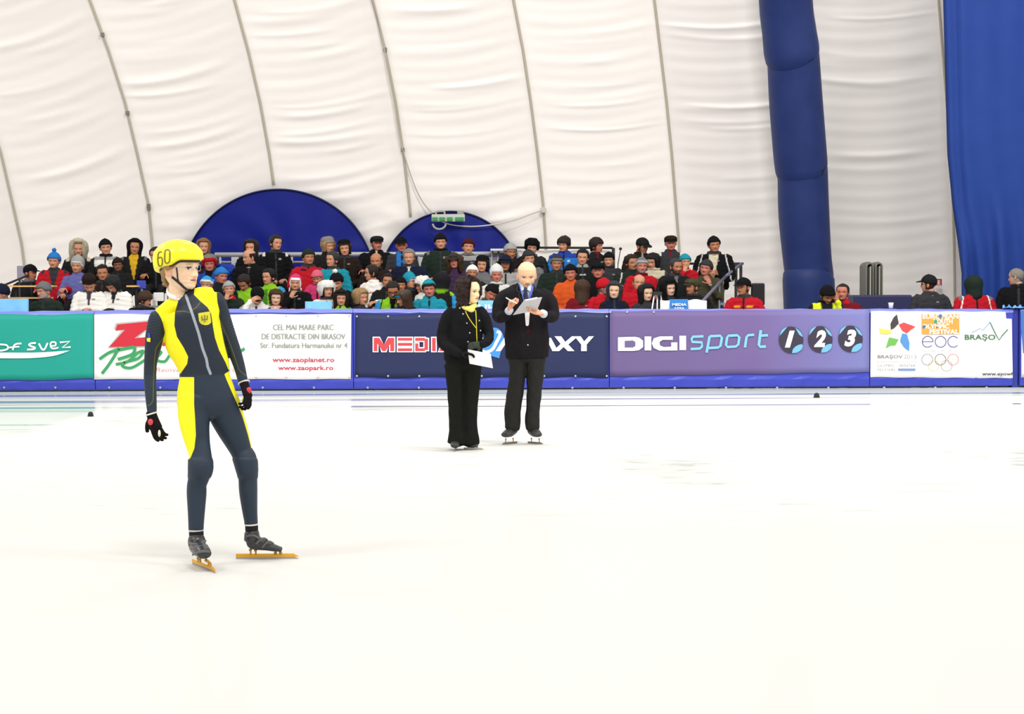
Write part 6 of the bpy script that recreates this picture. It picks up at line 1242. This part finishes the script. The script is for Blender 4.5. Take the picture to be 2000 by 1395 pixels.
hand(body, WR, (-.92, -.25, .12), (0, -.35, .9), thumb=1, curl=.35, s=1.12, col=np.array(C('d99878')), nseg=12, curls=(.3, .35, .4, .5), tcurl=.3)
mn = obj('person', body, M_SKIN); mn.location = mo; tag(mn, 'bald man official in a dark suit writing on a clipboard on the ice', 'person')
j = MB(); g2.limb(j, [(1030, 699, 41, 0, .58), (1029.5, 688, 43, 0, .60), (1029, 664, 44, 0, .60), (1028, 630, 42, 0, .62), (1026.5, 600, 45, 0, .6), (1025.5, 580, 48, 0, .52), (1025.5, 570, 44, 0, .5), (1026, 563, 30, 0, .55), (1027, 557, 18, 0, .85)], nseg=34)
g2.limb(j, [(996, 571, 10), (987, 578, 13), (977.5, 592, 14.5), (973.5, 612, 13, -.03), (976, 620, 11.5, -.08), (986, 617, 10.5, -.17), (993, 610.5, 9.5, -.235)]); g2.limb(j, [(1056, 570, 10), (1065, 577, 13), (1075, 592, 14.5), (1079.5, 611, 13.5, -.03), (1078, 619, 12, -.08), (1070, 618, 10.5, -.17), (1063, 614.5, 9.5, -.225)])
VS = [(1012.5, 548), (1041, 548), (1041, 562), (1036, 580), (1030, 604), (1026, 610), (1021, 592), (1015, 570)]
deferred('suit_jacket', j, M_FAB, mn, .008, 3, cloth_post('1f1d20', [(VS, '1b1a1f'), ([(1012, 549), (1019, 552), (1026, 561), (1033, 552), (1041, 548), (1040, 560), (1034, 576), (1027, 594), (1019, 574)], 'b7c0cc'), ([(1028, 643), (1036, 643), (1036, 650), (1029, 650)], '3c181e')], g2, .004))
t = MB(); g2.limb(t, [(1029, 688, 38, 0, .55), (1029, 704, 36, 0, .55)], nseg=26, sub=2); g2.limb(t, [(1011, 700, 19, 0, .95), (1011, 725, 16), (1008.5, 750, 16), (1006, 769, 16), (1001, 800, 16.3), (1001, 815, 16), (1001, 830, 15.5, 0, 1.1), (1000, 838, 14.5, 0, 1.1)]); g2.limb(t, [(1047, 700, 19, 0, .95), (1045.5, 725, 17.5), (1044, 750, 15.8), (1043, 769, 14.5), (1041, 800, 14), (1039.5, 815, 14.3), (1040, 830, 14.8, 0, 1.1), (1041, 838, 14, 0, 1.1)])
deferred('trousers', t, M_FAB, mn, .008, 3, cloth_post('2a2a28', [], g2, .004))
m = MB(); shell(m, C('c9b6a0'), zl_(.60, .45, .2, 1.3, 1.6), lambda p, v: .003 if p > 1.35 else -.012, 50, 8, top=.70); fitm(m); obj('hair', m, M_HAIR, mn)
m = MB(); loft(m, [g2.p(1026.5, 562.5, -.118), g2.p(1026.5, 567, -.132), g2.p(1026.3, 578, -.137), g2.p(1026, 590, -.137), g2.p(1026, 596, -.134)], [(.020, .012), (.015, .012), (.024, .008), (.026, .007), (.010, .006)], nseg=14, sub=4); obj('tie', m, plain('tie_navy', '1b2340', .6), mn, colors=False)
m = MB()
for pts in ([(1013, 552), (1020.5, 556), (1025.5, 564.5), (1018, 570)], [(1040.5, 551), (1034, 556), (1028, 564.5), (1036.5, 570)]): n0 = m.n; m.add([g2.p(pts[0][0], pts[0][1], -.06), g2.p(pts[1][0], pts[1][1], -.105), g2.p(pts[2][0], pts[2][1], -.125), g2.p(pts[3][0], pts[3][1], -.125)], [(0, 1, 2, 3)])
o = obj('shirt_collar', m, plain('shirt_blue', 'c3cbd6', .7), mn, False, colors=False); o.modifiers.new('s', 'SOLIDIFY').thickness = .006
m = MB()
for pts, r in (([(1041, 552, -.06), (1040.5, 560, -.12), (1037, 574, -.145), (1031, 590, -.15), (1027, 604, -.16)], .010), ([(1014, 552, -.06), (1017, 566, -.135), (1022, 584, -.148), (1026, 604, -.16)], .005)):
    loft(m, [g2.p(*q) for q in pts], [(r, .0025)]*len(pts), nseg=8, sub=4)
ps = empty('name_pass', mo); tag(ps, 'white pass on a blue neck lanyard hanging below the clipboard of the bald man', 'name pass'); obj('lanyard', m, plain('lanyard_blue', '4c62c4', .5), ps, colors=False)
m = MB(); m.add([g2.p(1024.5, 606, -.20), g2.p(1035, 606, -.20), g2.p(1033, 634, -.185), g2.p(1031, 637, -.185), g2.p(1027, 636, -.185)], [(0, 4, 3, 2, 1)]); o = obj('card', m, plain('card_white', 'ecebee', .5), ps, False, colors=False); o.modifiers.new('s', 'SOLIDIFY').thickness = .003
for (w_, e_) in ((WL, g2.p(987, 616.5, -.18)), (WR, g2.p(1069, 617.5, -.18))):
    m = MB(); d = (w_-e_)/np.linalg.norm(w_-e_); loft(m, [w_-d*.03, w_+d*.012], [.040, .038], nseg=16, sub=2); obj('shirt_cuff', m, plain('shirt_blue', 'c3cbd6', .7), mn, colors=False)
m = MB(); ball(m, g2.p(1031, 674, -.145), .009); obj('button', m, plain('button_pale', 'b8b8b4', .3, metal=.6), mn, colors=False)
for sg in (0, 1):
    m = MB(); pts = [(1013, 556), (1009, 566), (1016, 573), (1013.5, 577), (1022, 598), (1028, 622)] if sg == 0 else [(1041, 555), (1045, 565), (1038, 572), (1040, 576), (1034, 598), (1029, 622)]
    P = [g2.p(x, y, -.118-.0006*(y-555) if y < 580 else -.145) for x, y in pts]; m2 = MB(); loft(m2, P, [(.006, .004)]*len(P), nseg=8, sub=3); obj('lapel_edge', m2, plain('lapel_dark', '26252a', .8), mn, colors=False)
for sh, fo, bl, po in (([(1000, 836, 12), (999, 843, 12)], [(1003, 842, 8, .04, .9), (995, 845, 10.5, -.04, .85), (986, 850, 9, -.12, .55)], [(1010, 866, .05), (980, 869, -.08)], [(1002, 856, .02), (988, 857, -.05)]), ([(1041, 836, 12), (1042, 843, 12)], [(1037, 842, 8, .04, .9), (1045, 845, 10.5, -.04, .85), (1052, 850, 8, -.12, .55)], [(1031, 866, .05), (1061, 869, -.08)], [(1038, 856, .02), (1053, 857, -.05)])):
    skate(g2, mn, sh, fo, bl, po, [], figm, plain('blade_dark', '77746c', .4, metal=.5), .022, vox=.006)
cb = empty('clipboard', mo); tag(cb, 'grey clipboard held up in front of the chest of the bald official', 'clipboard')
q = [g2.p(1025, 586, -.42), g2.p(1058.6, 581.6, -.42), g2.p(1049, 606.5, -.29), g2.p(1002, 615.5, -.29)]; m = MB(); m.add(q, [(0, 3, 2, 1)]); o = obj('board', m, plain('board_grey', 'c2c1c4', .5), cb, False, colors=False); x = o.modifiers.new('s', 'SOLIDIFY'); x.thickness = .005
c_ = sum(q)/4; m = MB(); m.add([c_+(a-c_)*.95+np.array((0, .012, .006)) for a in q], [(0, 3, 2, 1)]); o = obj('paper', m, plain('paper_white2', 'f6f4f4', .6), cb, False, colors=False); o.modifiers.new('s', 'SOLIDIFY').thickness = .002
m = MB(); loft(m, [g2.p(1027, 587, -.425), g2.p(1049, 582, -.425)], [(.008, .010), (.008, .010)], nseg=8, sub=1); obj('clip', m, plain('clip_white', 'f0f0f2', .4), cb, colors=False)
pn = MB(); loft(pn, [g2.p(988.5, 581.5, -.30), g2.p(994.5, 585.5, -.35), g2.p(1010, 593, -.43)], [.005, .006, .004], nseg=8, sub=2); o = obj('pen', pn, plain('pen_white', 'e9e9ea', .4), colors=False); o.location = mo; tag(o, 'white pen in the writing hand of the bald official', 'pen')
flush()
